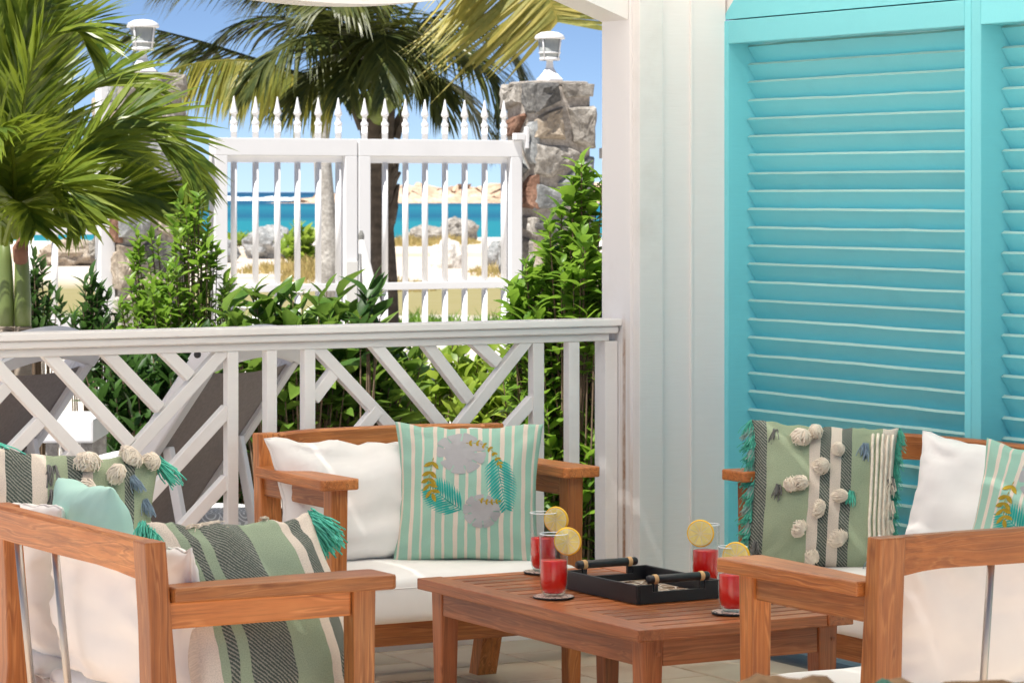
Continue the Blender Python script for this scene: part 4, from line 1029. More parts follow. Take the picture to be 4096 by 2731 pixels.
def pillow(name, f, mat, M, label, cat='cushion', group=None, n=34, piping=None, parent=None):
    vs, fs, uv = [], [], []
    for side in (-1, 1):
        b = len(vs)
        for j in range(n+1):
            for i in range(n+1):
                u = sin((i/n-.5)*pi); v = sin((j/n-.5)*pi); vs.append(f(u, v, side)); uv.append(((u+1)/2, (v+1)/2))
        for j in range(n):
            for i in range(n):
                q = (b+j*(n+1)+i, b+j*(n+1)+i+1, b+(j+1)*(n+1)+i+1, b+(j+1)*(n+1)+i); fs.append(q if side < 0 else q[::-1])
    me = bpy.data.meshes.new(name); me.from_pydata([tuple(v) for v in vs], [], fs); me.update()
    ul = me.uv_layers.new(name='UVMap')
    for l in me.loops: ul.data[l.index].uv = uv[l.vertex_index]
    bm = bmesh.new(); bm.from_mesh(me); bmesh.ops.remove_doubles(bm, verts=bm.verts[:], dist=.0006); bm.to_mesh(me); bm.free()
    o = link(name, me, mat, None, None, True); o.matrix_world = M
    tag(o, label, cat, group)
    if piping:
        pts = [f(-1+2*i/24, -1, -1) for i in range(24)]+[f(1, -1+2*i/24, -1) for i in range(24)]+[f(1-2*i/24, 1, -1) for i in range(24)]+[f(-1, 1-2*i/24, -1) for i in range(25)]
        tube('piping', pts, .003, piping, o, 5)
    return o
def PM(x, y, z, yaw, lean=12, roll=0):
    "pillow at x,y,z; front face looks along -Y turned by yaw; top tilted back by lean"
    return Matrix.Translation((x, y, z)) @ Matrix.Rotation(radians(yaw), 4, 'Z') @ Matrix.Rotation(radians(-lean), 4, 'X') @ Matrix.Rotation(radians(roll), 4, 'Y')
def seat_cushion(label, x0, x1, y0, y1, z0, z1, seed):
    sx, sy, sz = x1-x0, y1-y0, z1-z0; bm = bmesh.new(); bmesh.ops.create_cube(bm, size=1)
    bmesh.ops.subdivide_edges(bm, edges=bm.edges[:], cuts=11, use_grid_fill=True)
    for v in bm.verts:
        c = v.co*2; e = .035/min(sx, sy)
        p = V((c.x*sx/2, c.y*sy/2, c.z*sz/2)); r_ = .026
        q = V((max(-sx/2+r_, min(sx/2-r_, p.x)), max(-sy/2+r_, min(sy/2-r_, p.y)), max(-sz/2+r_, min(sz/2-r_, p.z))))
        d = p-q
        if d.length > 1e-5: p = q+d.normalized()*r_
        k = (1-c.x**4)*(1-c.y**4)
        if c.z > 0: p.z += .010*k*c.z+.004*fb((p.x*5, p.y*5, seed), 1, seed)
        side = (1-c.z*c.z)
        if abs(c.x) > .9: p.x += .006*side*(1 if c.x > 0 else -1)
        if abs(c.y) > .9: p.y += (.006*side+.002*fb((p.x*8, p.z*8, seed), 1, seed))*(1 if c.y > 0 else -1)
        v.co = p
    o = bm_obj('seat_cushion', bm, CUSH, smooth=True); o.location = ((x0+x1)/2, (y0+y1)/2, (z0+z1)/2)
    zz = sz/2-.03
    tube('piping', [(-sx/2-.004, -sy/2-.004, zz), (sx/2+.004, -sy/2-.004, zz), (sx/2+.004, sy/2+.004, zz), (-sx/2-.004, sy/2+.004, zz), (-sx/2-.004, -sy/2-.004, zz)], .0022, CUSH, o, 5)
    return tag(o, label, 'cushion', 'white seat cushions')
seat_cushion('white seat cushion of the armchair by the railing', 3.405, 4.105, 6.885, 7.345, .248, .372, 1)
seat_cushion('near white seat cushion of the left loveseat', 2.27, 2.735, 5.24, 5.965, .248, .372, 2)
seat_cushion('far white seat cushion of the left loveseat', 2.27, 2.735, 5.985, 6.72, .248, .372, 3)
seat_cushion('white seat cushion of the right foreground armchair', 3.395, 4.13, 4.66, 5.115, .248, .375, 4)
seat_cushion('far white seat cushion of the loveseat by the shutters', 4.415, 4.87, 5.91, 6.63, .248, .372, 5)
seat_cushion('near white seat cushion of the loveseat by the shutters', 4.415, 4.87, 5.17, 5.89, .248, .372, 6)

bc = lambda w, h, t, s, **k: pillow_surf(w, h, t, s, **dict(dict(pinch=.07, wr=.010, ex=.36, sag=.18, ears=.03), **k))
GB = 'white back cushions'
pillow('back_cushion', bc(.67, .33, .19, 2.3, wr=.012, ears=.06), CUSH, PM(3.725, 7.24, .527, 0, 10), 'plump white back cushion of the armchair by the railing', 'cushion', GB, piping=CUSH)
pillow('back_cushion', bc(.70, .31, .15, 5.1), CUSH, PM(2.30, 5.60, .520, 90, 8), 'near white back cushion of the left loveseat, seen through its rods', 'cushion', GB, piping=CUSH)
pillow('back_cushion', bc(.70, .32, .17, 6.4), CUSH, PM(2.33, 6.34, .525, 90, 8), 'far white back cushion of the left loveseat', 'cushion', GB, piping=CUSH)
pillow('back_cushion', bc(.64, .34, .17, 7.7, wr=.011), CUSH, PM(3.81, 4.755, .508, 180, 8), 'white back cushion of the right foreground armchair', 'cushion', GB, piping=CUSH)
pillow('back_cushion', bc(.50, .355, .16, 8.2), CUSH, PM(4.745, 5.95, .550, -66, 14, 6), 'white back cushion between the pompom pillow and the leaf pillow', 'cushion', GB, piping=CUSH)
pillow('back_cushion', bc(.62, .36, .16, 9.9), CUSH, PM(4.80, 5.42, .545, -90, 10), 'near white back cushion of the loveseat by the shutters', 'cushion', GB, piping=CUSH)

# fabrics driven by the pillow's own UV
MINT = (.35, .585, .475); CREAM = (.76, .67, .57); SAGE = (.36, .43, .29); DARKG = (.075, .10, .085); LSAGE = (.34, .42, .295)
def stripes_mat(name, stops, herring=(), weave=160, fleck=.35):
    m, N, L_, P = newmat(name)
    uv = N.new('ShaderNodeUVMap'); sep = N.new('ShaderNodeSeparateXYZ'); L_.new(uv.outputs[0], sep.inputs[0])
    wob = ntex(N, L_, uv.outputs[0], 6, 3); ad = N.new('ShaderNodeMath'); ad.operation = 'MULTIPLY_ADD'
    L_.new(wob.outputs[0], ad.inputs[0]); ad.inputs[1].default_value = .012; L_.new(sep.outputs[0], ad.inputs[2])
    col = ramp(N, L_, ad.outputs[0], stops, True)
    wv = N.new('ShaderNodeTexWave'); wv.bands_direction = 'DIAGONAL'; wv.inputs['Scale'].default_value = weave/6; wv.inputs['Distortion'].default_value = 2.5; wv.inputs['Detail Scale'].default_value = 6
    L_.new(uv.outputs[0], wv.inputs['Vector'])
    ck = ntex(N, L_, uv.outputs[0], weave, 2, .5)
    lum = N.new('ShaderNodeRGBToBW'); L_.new(col, lum.inputs[0])
    dk = N.new('ShaderNodeMath'); dk.operation = 'LESS_THAN'; L_.new(lum.outputs[0], dk.inputs[0]); dk.inputs[1].default_value = .2
    f1 = N.new('ShaderNodeMath'); f1.operation = 'MULTIPLY'; L_.new(ramp(N, L_, wv.outputs['Fac'], [(.5, (0, 0, 0)), (.75, (.42, .42, .42))]), f1.inputs[0]); L_.new(dk.outputs[0], f1.inputs[1])
    col = mixc(N, L_, f1.outputs[0], col, (.62, .60, .52))
    col = mixc(N, L_, ramp(N, L_, ck.outputs[0], [(.38, (fleck, fleck, fleck)), (.6, (0, 0, 0))]), col, mixc(N, L_, .5, col, (.10, .12, .10), 'MULTIPLY'))
    L_.new(col, P.inputs['Base Color']); P.inputs['Roughness'].default_value = .95; P.inputs['Specular IOR Level'].default_value = .1
    bump(N, L_, P, ck.outputs[0], .5, .003)
    return m
st = []; x = 0.0
pat = [.028, .022, .068, .022, .062, .036, .058, .022]
st = [(0, MINT)]
p = .02; k = 0
while p < .99:
    wd = .030 if k % 2 else .017; st.append((p, CREAM)); st.append((p+wd, MINT)); p += .078; k += 1
st = st[:31]
MINTS = stripes_mat('mint_stripe', st, weave=220, fleck=.2)
GREENS = stripes_mat('green_stripe', [(0, CREAM), (.09, LSAGE), (.13, DARKG), (.18, LSAGE), (.24, DARKG), (.50, LSAGE), (.72, CREAM), (.79, DARKG), (.88, CREAM)])
SAGES = stripes_mat('sage_pompom_stripe', [(0, DARKG), (.10, SAGE), (.40, CREAM), (.475, DARKG), (.545, CREAM), (.62, DARKG), (.69, SAGE), (.90, CREAM)])
LPOM = stripes_mat('cream_pompom_stripe', [(0, CREAM), (.14, DARKG), (.28, CREAM), (.36, SAGE), (.48, DARKG), (.56, CREAM), (.62, SAGE), (.8, DARKG), (.86, SAGE)])
MINTP = plain('plain_mint_linen', (.46, .72, .64), .9, .04, 8, .08, spec=.15)
PRG = plain('grey_print', (.40, .40, .41), .9, .06, 30, .05, spec=.1)
PRT = plain('teal_print', (.035, .36, .31), .9, .1, 30, .05, spec=.1)
PRO = plain('olive_print', (.36, .26, .03), .9, .1, 30, .05, spec=.1)

def decal(parent, f, polys, mat, name, off=.0016):
    "flat print: polygons given in pillow coordinates, laid on the pillow's front surface"
    vs, fs = [], []
    def S3(u, v):
        p = f(u, v, -1); e = .01
        n = (f(u+e, v, -1)-f(u-e, v, -1)).cross(f(u, v+e, -1)-f(u, v-e, -1)).normalized()
        if n.y > 0: n = -n
        return p+n*off
    for poly in polys:
        cu = sum(p[0] for p in poly)/len(poly); cv = sum(p[1] for p in poly)/len(poly); n = len(poly)
        b = len(vs); vs.append(S3(cu, cv))
        for s_ in (.5, 1.0):
            for u, v in poly: vs.append(S3(cu+(u-cu)*s_, cv+(v-cv)*s_))
        for i in range(n):
            j = (i+1) % n; fs.append((b, b+1+i, b+1+j)); fs.append((b+1+i, b+1+n+i, b+1+n+j, b+1+j))
    return pyd(name, vs, fs, mat, parent, smooth=True)
def U(x, y): return ((x-885)/590, (850-y)/590)
def blade(a, b, w, n=4):
    (ax, ay), (bx, by) = a, b; dx, dy = bx-ax, by-ay; l = sqrt(dx*dx+dy*dy); nxv, nyv = -dy/l*w, dx/l*w
    L_, R_ = [], []
    for i in range(n+1):
        t = i/n; k = sin(pi*(.08+.92*t))**.8
        L_.append(U(ax+dx*t+nxv*k, ay+dy*t+nyv*k)); R_.append(U(ax+dx*t-nxv*k, ay+dy*t-nyv*k))
    return L_+R_[::-1]
def monstera(cx_, cy_, R_, rot, sqx=1.0):
    "heart of the leaf and its lobes, parted by thin slits"
    out = [[U(cx_+R_*.60*cos(a*2*pi/20)*sqx, cy_+R_*.60*sin(a*2*pi/20)) for a in range(20)]]
    for k in range(9):
        a = rot+(-2.72+5.44*k/8); r1 = R_*(1.05-.16*(abs(k-4)/4)**2); da = .318; lobe = []
        for (r_, d_) in ((.35, -.8), (.58, -.88), (.84, -.985), (.955, -.97), (.985, -.86), (1.0, -.5), (1.0, .5), (.987, .86), (.957, .97), (.85, .985), (.58, .88), (.35, .8)):
            lobe.append(U(cx_+r1*r_*cos(a+d_*da)*sqx, cy_+r1*r_*sin(a+d_*da)))
        out.append(lobe)
    return out
def palmleaf(a, b, length, n, w=9, fwd=.6):
    out = [blade(a, b, 4)]; (ax, ay), (bx, by) = a, b; dx, dy = (bx-ax), (by-ay); l = sqrt(dx*dx+dy*dy); dx /= l; dy /= l
    for k in range(n):
        t = .06+.92*k/(n-1); p = (ax+(bx-ax)*t, ay+(by-ay)*t); ln = length*(1-.55*t*t)*(.75+.25*sin(pi*t))
        for sg in (-1, 1):
            c, s_ = fwd, sg*sqrt(1-fwd*fwd); q_ = (p[0]+ln*(dx*c-dy*s_), p[1]+ln*(dy*c+dx*s_)); out.append(blade(p, q_, w, 3))
    return out
def sprig(pts, ln, w, n):
    out = []; sp = spline([(x, y, 0) for x, y in pts], n*2)
    for i in range(n*2): out.append(blade((sp[i].x, sp[i].y), (sp[i+1].x, sp[i+1].y), 4, 2))
    for k in range(1, n*2, 2):
        t = (sp[min(k+1, n*2)]-sp[k-1]).normalized()
        for sg in (-1, 1): out.append(blade((sp[k].x, sp[k].y), (sp[k].x+ln*(t.x*.6-sg*t.y*.8), sp[k].y+ln*(t.y*.6+sg*t.x*.8)), w, 3))
    out.append(blade((sp[-1].x, sp[-1].y), (sp[-1].x+ln*t.x, sp[-1].y+ln*t.y), w, 3))
    return out
def leaf_pillow(M, label, seed, w=.385, h=.37):
    f = pillow_surf(w, h, .165, seed, .07, .005, .40, .12, .025)
    o = pillow('leaf_pillow', f, MINTS, M, label, 'pillow', 'mint striped leaf print pillows')
    decal(o, f, palmleaf((1110, 530), (1195, 985), 185, 17, 9, .62), PRT, 'teal_palm_print', .0007)
    decal(o, f, palmleaf((850, 1010), (560, 820), 200, 14, 9, .62), PRT, 'teal_palm_print', .0007)
    decal(o, f, monstera(810, 525, 188, -.45, 1.12), PRG, 'grey_leaf_print', .0010)
    decal(o, f, monstera(1000, 1000, 146, 1.8, 1.04), PRG, 'grey_leaf_print', .0010)
    decal(o, f, sprig([(600, 575), (575, 700), (570, 780), (600, 870)], 82, 17, 5), PRO, 'olive_sprig_print', .0013)
    decal(o, f, sprig([(860, 435), (960, 430), (1050, 480), (1110, 545), (1145, 610)], 38, 11, 7), PRO, 'olive_sprig_print', .0013)
    decal(o, f, sprig([(970, 915), (1050, 935), (1130, 925)], 30, 9, 4), PRO, 'olive_sprig_print', .0013)
    return o
leaf_pillow(PM(3.875, 7.085, .550, -29.5, 10, 1), 'mint striped leaf print pillow on the armchair by the railing', 3.0)
leaf_pillow(PM(4.635, 5.62, .553, -52, 16, 9), 'mint striped leaf print pillow on the loveseat by the shutters', 3.0)

# yarn pieces
def strand(vs, fs, p, d, ln, rnd, r=.0016, droop=.9):
    q = V(p); pts = [q.copy()]; d = V(d).normalized()
    for i in range(3):
        q = q+d*(ln/3); d = (d+V((rnd.uniform(-.25, .25), rnd.uniform(-.25, .25), -droop*rnd.uniform(.2, .6)))).normalized(); pts.append(q.copy())
    tube_into(vs, fs, pts, r, 3, False)
def yarn_mesh(name, kind, seed, mat, n, ln, r=.0012):
    rnd = random.Random(seed); vs, fs = [], []
    for k in range(n):
        if kind == 'pompom':
            a = rnd.uniform(0, 2*pi); e1 = rnd.uniform(.9, 2.3); R0 = ln*rnd.uniform(.55, .95); w_ = rnd.uniform(-.9, .9)
            pts = [V((R0*sin(q_)*cos(a+w_*q_), -R0*.9*cos(q_)-.012, R0*sin(q_)*sin(a+w_*q_))) for q_ in (.0, .45*e1, .8*e1, e1)]
            pts[-1] = pts[-1]+V((rnd.uniform(-.003, .003), rnd.uniform(-.003, .002), rnd.uniform(-.005, .001)))
            tube_into(vs, fs, pts, [r*.9, r, r, r*.8], 4, False)
        else:
            strand(vs, fs, (rnd.uniform(-.007, .007), rnd.uniform(-.004, .002), rnd.uniform(-.006, .002)), (rnd.uniform(-.3, .3), rnd.uniform(-.4, .05), rnd.uniform(-1, -.35)), ln*rnd.uniform(.6, 1.1), rnd, r, 1.1)
    if kind == 'pompom':
        b = len(vs)
        for j in range(1, 5):
            for i in range(8): vs.append(V((.017*sin(j*pi/5)*cos(i*pi/4), -.010-.015*cos(j*pi/5), .017*sin(j*pi/5)*sin(i*pi/4))))
        fs += [(b+j*8+i, b+j*8+(i+1) % 8, b+j*8+8+(i+1) % 8, b+j*8+8+i) for j in range(3) for i in range(8)]+[tuple(b+i for i in range(8))]
    me = bpy.data.meshes.new(name); me.from_pydata([tuple(v) for v in vs], [], fs); me.update(); me.materials.append(mat)
    for p_ in me.polygons: p_.use_smooth = True
    return me
POM = [yarn_mesh('pompom', 'pompom', k, CREAMY, 190, .025, .0014) for k in range(3)]
TAS_T = [yarn_mesh('fringe', 'tassel', 20+k, TEALY, 34, .040, .0011) for k in range(3)]
TAS_M = yarn_mesh('fringe', 'tassel', 27, plain('grey_green_yarn', (.36, .50, .46), .9, .2, 60, 0, spec=.1), 34, .042, .0011)
TAS_G = yarn_mesh('tassel', 'tassel', 31, GREYY, 30, .035); TAS_B = yarn_mesh('tassel', 'tassel', 32, BLUEY, 36, .040)
TAS_TS = yarn_mesh('tassel', 'tassel', 33, TEALY, 28, .034); TAS_C = yarn_mesh('tassel', 'tassel', 34, CREAMY, 36, .045)
def put(parent, f, me, name, u, v, rz=0.0, s=1.0, side=-1, out=.002):
    p = f(u, v, side); o = link(name, me, None, parent)
    o.location = p+V((0, side*out, 0)); o.rotation_euler = (-1.05 if name == 'pompom' else 0, rz, 0); k_ = (1+.22*sin(u*37+v*11), 1+.2*sin(u*17+v*29), 1+.22*sin(u*23-v*31)) if name == 'pompom' else (1, 1, 1)
    o.scale = (s*k_[0], s*k_[1] if side < 0 else -s*k_[1], s*k_[2])
    return o
f = pillow_surf(.375, .385, .15, 4.4, .05, .006, .36, .15, .02)
pp = pillow('pompom_pillow', f, SAGES, PM(4.615, 6.515, .553, -33, 13, 3), 'sage striped pillow covered in cream pompoms beside the shutters', 'pillow')
def uvp(x, y):
    l = 330-(y-90)*.12; r_ = 1400-(y-90)*.17; return (2*(x-l)/(r_-l)-1, 1-2*(y-80)/1140)
for i, (x, y) in enumerate([(780, 170), (655, 260), (905, 330), (755, 465), (590, 590), (855, 660), (715, 765), (560, 915), (835, 965), (650, 1110), (555, 560)]):
    u, v = uvp(x, y); put(pp, f, POM[i % 3], 'pompom', u, v, i*.3, 1.0)
for me, lst in ((TAS_G, [(490, 160), (465, 600), (270, 1030), (1330, 470)]), (TAS_TS, [(985, 610)]), (TAS_B, [(1145, 225), (1085, 1100)]), (TAS_C, [(1390, 480), (1375, 650), (1300, 800)])):
    for x, y in lst:
        u, v = uvp(x, y); put(pp, f, me, 'tassel', min(u, .97), v, .1, 1.1)
for k in range(5):
    u = .66+.07*k; tube('cord', [f(u, -1+2*i/20, -1)+V((0, -.003, 0)) for i in range(1, 20)], .0042, CREAMY, pp, 6)
for k in range(24):
    put(pp, f, TAS_M if k % 3 == 1 else TAS_T[k % 3], 'fringe', -1, .98-k*.083, .35+.3*(k % 2), 1.15, out=.0); put(pp, f, TAS_T[(k+1) % 3], 'fringe', 1, .98-k*.083, -.4, .8, out=.0)

# green herringbone pillow leaning on the near arm of the left loveseat
f = pillow_surf(.43, .39, .13, 9.3, .06, .006, .38, .15, .03)
gp = pillow('tasselled_pillow', f, GREENS, PM(2.475, 5.365, .535, 20, 28, 3), 'green and cream striped pillow with teal tassels behind the near wooden arm', 'pillow')
for (u, v, rz, s) in ((-1, 1, .6, 1.5), (-.98, .93, .5, 1.3), (1, .99, -.35, 2.0), (.98, .94, -.55, 1.9), (1, .90, -.25, 1.8), (.97, .985, -.8, 1.8), (1, .3, 0, 1.4), (1, .22, 0, 1.5), (1, .12, 0, 1.5), (1, 0, 0, 1.3), (1, -.95, 0, 1.4), (-1, -.95, 0, 1.4)):
    put(gp, f, TAS_T[int(abs(u*7+v*13)) % 3], 'tassel', u, v, rz, s, out=.0)
put(gp, f, TAS_G, 'tassel', 1.0, .99, -.6, 1.5, out=.0)
for k in range(5): put(gp, f, TAS_C, 'tassel', -.55+k*.055, .985, 1.2 if k % 2 else -1.2, .8, out=.0)
put(gp, f, TAS_C, 'tassel', .42, .99, 1.4, .6, out=.0)

f = pillow_surf(.40, .34, .15, 12.2, .06, .005, .36, .15, .03)
mp = pillow('mint_pillow', f, [MINTP], PM(2.39, 6.00, .570, 84, 8, 2), 'plain mint pillow standing behind the curved back rail', 'pillow')
f = pillow_surf(.40, .40, .16, 14.8, .05, .006, .36, .15, .03)
lpp = pillow('pompom_pillow', f, LPOM, PM(2.46, 6.36, .575, -8, 14, 6), 'cream and green striped pillow with pompoms at the left end of the loveseat', 'pillow')
for i, (u, v, sd_) in enumerate([(.15, .80, -1), (.45, .66, -1), (.62, .92, -1), (.85, .93, -1), (.1, .5, -1)]):
    put(lpp, f, POM[i % 3], 'pompom', u, v, i*.3, 1.1, side=sd_)
for k in range(12): put(lpp, f, TAS_T[k % 3], 'fringe', -1, 1.0-k*.15, .5, 1.5, out=0)
put(lpp, f, TAS_T[0], 'tassel', -.86, 1, -.8, 1.8); put(lpp, f, TAS_T[1], 'tassel', .98, 1, -.8, 1.7); put(lpp, f, TAS_G, 'tassel', -.22, .8, 0, 1.8); put(lpp, f, TAS_G, 'tassel', -.2, .5, 0, 1.8); put(lpp, f, TAS_B, 'tassel', .68, .75, -.5, 1.0); put(lpp, f, TAS_B, 'tassel', .86, .5, -.3, 1.0)

# fringed throw edge at the right end of the wall loveseat
TAS_L = yarn_mesh('fringe', 'tassel', 36, plain('pale_blue_yarn', (.6, .74, .74), .9, .15, 60, 0), 24, .04)
f = pillow_surf(.34, .30, .13, 17.1, .05, .005, .38, .15, .03)
fp = pillow('fringed_pillow', f, plain('pale_blue_weave', (.62, .76, .76), .95, .12, 40, .2), PM(4.50, 5.22, .545, -60, 16), 'pale blue fringed pillow at the right edge, behind the foreground chair', 'pillow')
for k in range(16): put(fp, f, TAS_L, 'fringe', -1, .98-k*.12, .7, 1.2, out=0)

# ------------------------------------------------------------------ tray, glasses, coasters
tray = empty('serving_tray', (3.735, 5.992, .4206)); tag(tray, 'black serving tray with roller handles on the coffee table', 'tray')
hx, hy = .109, .156
def shell_mat():
    m, N, L_, P = newmat('shell_inlay'); v = coords(N, L_, 'Object', (1, 1, 1))
    vo = N.new('ShaderNodeTexVoronoi'); vo.feature = 'DISTANCE_TO_EDGE'; vo.inputs['Scale'].default_value = 34; L_.new(v, vo.inputs['Vector'])
    v2 = N.new('ShaderNodeTexVoronoi'); v2.inputs['Scale'].default_value = 34; L_.new(v, v2.inputs['Vector'])
    c = ramp(N, L_, v2.outputs['Color'], [(.2, (.16, .08, .04)), (.5, (.30, .19, .11)), (.75, (.42, .30, .2))])
    L_.new(mixc(N, L_, ramp(N, L_, vo.outputs['Distance'], [(.05, (1, 1, 1)), (.09, (0, 0, 0))]), c, (.72, .67, .58)), P.inputs['Base Color']); P.inputs['Roughness'].default_value = .2
    return m
SHELL = shell_mat()
boxo('tray_base', -hx+.009, hx-.009, -hy+.009, hy-.009, 0, .008, BLACK, tray, .001)
boxo('inlay', -hx+.012, hx-.012, -hy+.012, hy-.012, .008, .0105, SHELL, tray, .0005)
for sx in (-1, 1): boxo('side', sx*hx-.0045, sx*hx+.0045, -hy-.0045, hy+.0045, 0, .043, BLACK, tray, .002)
for sy in (-1, 1):
    y = sy*hy; w = hx-.0047
    bm = prism_bm([(-w, 0), (w, 0), (w, .043), (.070, .043), (.070, .026), (-.070, .026), (-.070, .043), (-w, .043)], .009, .001, 1)
    bm_obj('end_board', bm, BLACK, tray, Matrix.Translation((0, y, 0)))
    for sx in (-1, 1):
        boxo('handle_post', sx*.062-.006, sx*.062+.006, y-.0044, y+.0044, .0262, .050, BLACK, tray, .001)
        bm_obj('raffia_binding', lathe([(.0102, -.0055), (.0114, -.004), (.0114, .004), (.0102, .0055)], 16), RAFFIA, tray, Matrix.Translation((sx*.062, y, .054)) @ Matrix.Rotation(pi/2, 4, 'Y'), True)
    bm_obj('handle_roller', lathe([(0, -.082), (.0082, -.082), (.0098, -.078), (.0098, .078), (.0082, .082), (0, .082)], 16), BLACK, tray, Matrix.Translation((0, y, .054)) @ Matrix.Rotation(pi/2, 4, 'Y'), True)

def glass_mat():
    m, N, L_, P = newmat('clear_glass'); tr_ = N.new('ShaderNodeBsdfTransparent'); gl_ = N.new('ShaderNodeBsdfGlossy'); gl_.inputs['Roughness'].default_value = .02
    tr_.inputs[0].default_value = (.955, .97, .965, 1); lw = N.new('ShaderNodeLayerWeight'); lw.inputs[0].default_value = .5; pw = N.new('ShaderNodeMath'); pw.operation = 'POWER'; pw.inputs[1].default_value = 2.6; L_.new(lw.outputs['Facing'], pw.inputs[0])
    ma = N.new('ShaderNodeMath'); ma.operation = 'MULTIPLY_ADD'; ma.inputs[1].default_value = .5; ma.inputs[2].default_value = .025; L_.new(pw.outputs[0], ma.inputs[0])
    mx = N.new('ShaderNodeMixShader'); L_.new(ma.outputs[0], mx.inputs[0]); L_.new(tr_.outputs[0], mx.inputs[1]); L_.new(gl_.outputs[0], mx.inputs[2]); L_.new(mx.outputs[0], N['Material Output'].inputs[0])
    return m
GLASS = glass_mat()
def juice_mat():
    m, N, L_, P = newmat('red_fruit_juice'); n = ntex(N, L_, coords(N, L_, 'Object'), 25, 4)
    L_.new(ramp(N, L_, n.outputs[0], [(.3, (.76, .008, .007)), (.7, (.86, .022, .012))]), P.inputs['Base Color']); P.inputs['Roughness'].default_value = .18
    P.inputs['Subsurface Weight'].default_value = .35; P.inputs['Subsurface Radius'].default_value = (.04, .01, .008); P.inputs['Subsurface Scale'].default_value = .5
    return m
JUICE = juice_mat()
RIND = plain('lemon_rind', (.92, .56, .03), .45, .1, 60, .2); PITH = plain('lemon_pith', (.85, .74, .48), .7, .05, 20, .05); PULP = plain('lemon_pulp', (.90, .72, .24), .3, .12, 40, .25)
PULP.node_tree.nodes['Principled BSDF'].inputs['Subsurface Weight'].default_value = .2
def coaster_mat():
    m, N, L_, P = newmat('coaster_print'); v = coords(N, L_, 'Object', (1, 1, 1), True)
    vo = N.new('ShaderNodeTexVoronoi'); vo.feature = 'DISTANCE_TO_EDGE'; vo.inputs['Scale'].default_value = 70; L_.new(v, vo.inputs['Vector'])
    L_.new(ramp(N, L_, vo.outputs['Distance'], [(.05, (.05, .03, .03)), (.10, (.78, .60, .52))]), P.inputs['Base Color']); P.inputs['Roughness'].default_value = .3
    return m
COAS = coaster_mat()
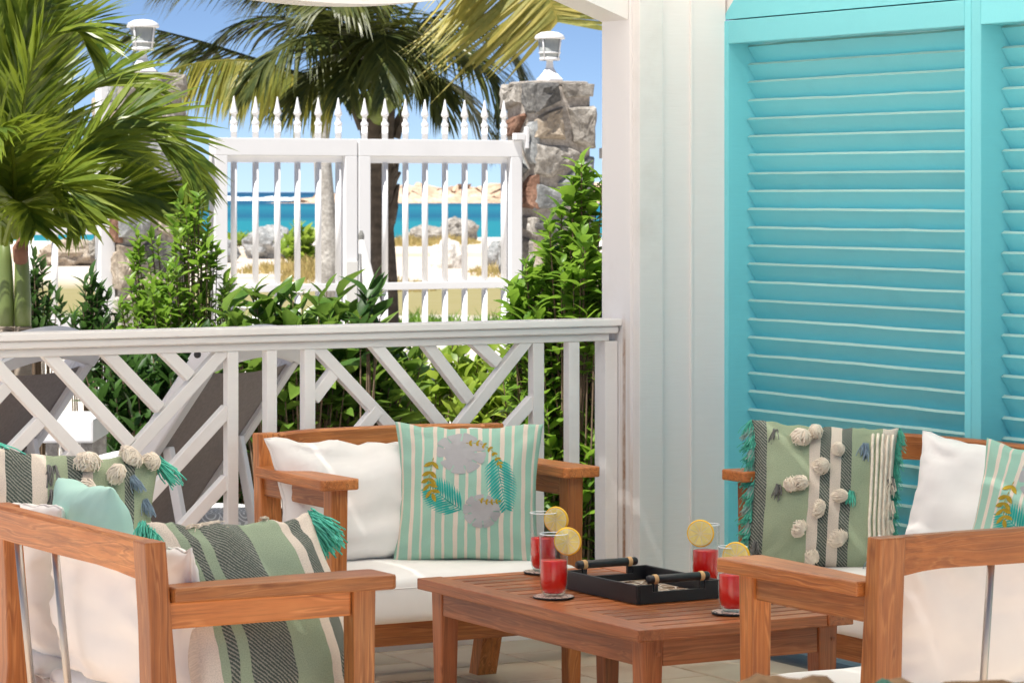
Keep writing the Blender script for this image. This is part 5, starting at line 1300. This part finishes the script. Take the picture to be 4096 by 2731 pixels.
def drink(x, y, where, yaw, side, seed):
    c = empty('coaster', (x, y, .4206)); tag(c, 'round patterned coaster under the '+where, 'coaster', 'drink coasters')
    bm_obj('rim', lathe([(0, 0), (.0465, 0), (.0475, .0008), (.0475, .0034), (.0468, .0039), (0, .0039)], 36), BLACK, c, smooth=False)
    bm_obj('printed_face', lathe([(0, .0040), (.0462, .0040), (.0462, .0046), (0, .0046)], 36), COAS, c, Matrix.Rotation(seed, 4, 'Z'))
    z0 = .4254
    g_ = empty('drinking_glass', (x, y, z0)); tag(g_, 'tall '+where, 'drinking glass', 'glasses of red juice')
    R_ = .0325
    bm_obj('glass', lathe([(0, 0), (.020, 0), (.0235, .002), (.0285, .012), (.0318, .026), (R_, .042), (R_, .141), (R_-.0008, .1424), (R_-.0016, .141), (R_-.0018, .042), (.0300, .026), (.0265, .013), (.021, .0065), (0, .006)], 40), GLASS, g_, smooth=True)
    bm_obj('juice', lathe([(0, .0068), (.0205, .0072), (.0262, .0136), (.0297, .0264), (.0304, .042), (.0304, .0800), (.0300, .0812), (0, .0806)], 40), JUICE, g_, smooth=True)
    bm_obj('rim_bead', lathe([(R_-.0018, .1405), (R_+.0003, .1405), (R_+.0005, .1416), (R_-.0008, .1428), (R_-.002, .1416)], 40), plain('rim_glass', (.80, .84, .86), .1, .02, 5, 0), g_, smooth=True)
    l = empty('lemon_slice', (x+cos(side)*R_, y+sin(side)*R_, z0+.124)); tag(l, 'lemon slice on the '+where, 'lemon slice', 'lemon slices')
    M = Matrix.Rotation(yaw, 4, 'Z') @ Matrix.Translation((0, 0, .0)) @ Matrix.Rotation(pi/2, 4, 'X')
    r0 = .032
    bm_obj('rind', lathe([(r0-.003, -.0042), (r0-.0008, -.0042), (r0+.0006, 0), (r0-.0008, .0042), (r0-.003, .0042)], 40), RIND, l, M, True)
    bm_obj('pith', lathe([(0, -.0036), (r0-.0031, -.0040), (r0-.0031, .0040), (0, .0036)], 40), PITH, l, M)
    for k in range(9):
        a0 = 2*pi*k/9+.05; a1 = 2*pi*(k+1)/9-.05; vs, fs = [], []
        out = [(.0035*cos((a0+a1)/2), .0035*sin((a0+a1)/2))]+[((r0-.0052)*cos(a0+(a1-a0)*i/5), (r0-.0052)*sin(a0+(a1-a0)*i/5)) for i in range(6)]
        bm = bmesh.new(); A = [bm.verts.new((px_, py_, -.0048)) for px_, py_ in out]; B = [bm.verts.new((px_, py_, .0048)) for px_, py_ in out]
        bm.faces.new(A); bm.faces.new(B[::-1])
        for i in range(len(out)): bm.faces.new((A[i], B[i], B[(i+1) % len(out)], A[(i+1) % len(out)]))
        bmesh.ops.recalc_face_normals(bm, faces=bm.faces[:]); bm_obj('segment', bm, PULP, l, M)
drink(3.520, 6.028, 'glass of red juice in front of the tray', radians(-45), radians(-26), 1)
drink(3.728, 6.435, 'glass of red juice nearest the railing', radians(-55), radians(-20), 2)
drink(3.930, 6.020, 'glass of red juice between the tray and the shutters', radians(-42), radians(215), 3)
drink(3.735, 5.612, 'glass of red juice partly hidden by the chair arm', radians(-55), radians(250), 4)

# ------------------------------------------------------------------ near the lens, bottom right
bs = empty('bar_stool', (1.93, 2.62, -.05)); tag(bs, 'tall stool carrying a brown fuzzy cushion, out of focus at the bottom right', 'stool')
for sx in (-1, 1):
    for sy in (-1, 1): bar('leg', (sx*.16, sy*.16, 0), (sx*.13, sy*.13, .67), .035, .035, TEAK, bs, (0, 1, 0), .003)
boxo('seat', -.18, .18, -.18, .18, .671, .70, TEAK, bs, .006)
f = pillow_surf(.36, .18, .14, 21.0, .05, .012, .4, .1, .02)
bp_ = pillow('fuzzy_cushion', f, BROWNY, PM(1.96, 2.62, .742, -29.5, 4), 'brown fuzzy cushion blurred at the bottom right edge', 'pillow')
for k in range(20): put(bp_, f, [yarn_mesh('fringe', 'pompom', 77, BROWNY, 60, .03)] [0] if k == 0 else POM[0], 'fringe', 0, .9, 0, .01) if False else None
dg = plain('dark_green_yarn', (.015, .06, .04), .9, .3, 40, 0)
tg_ = yarn_mesh('tassel', 'pompom', 78, dg, 160, .022, .004)
put(bp_, f, tg_, 'tassel', -.15, .86, 0, .7, out=0)
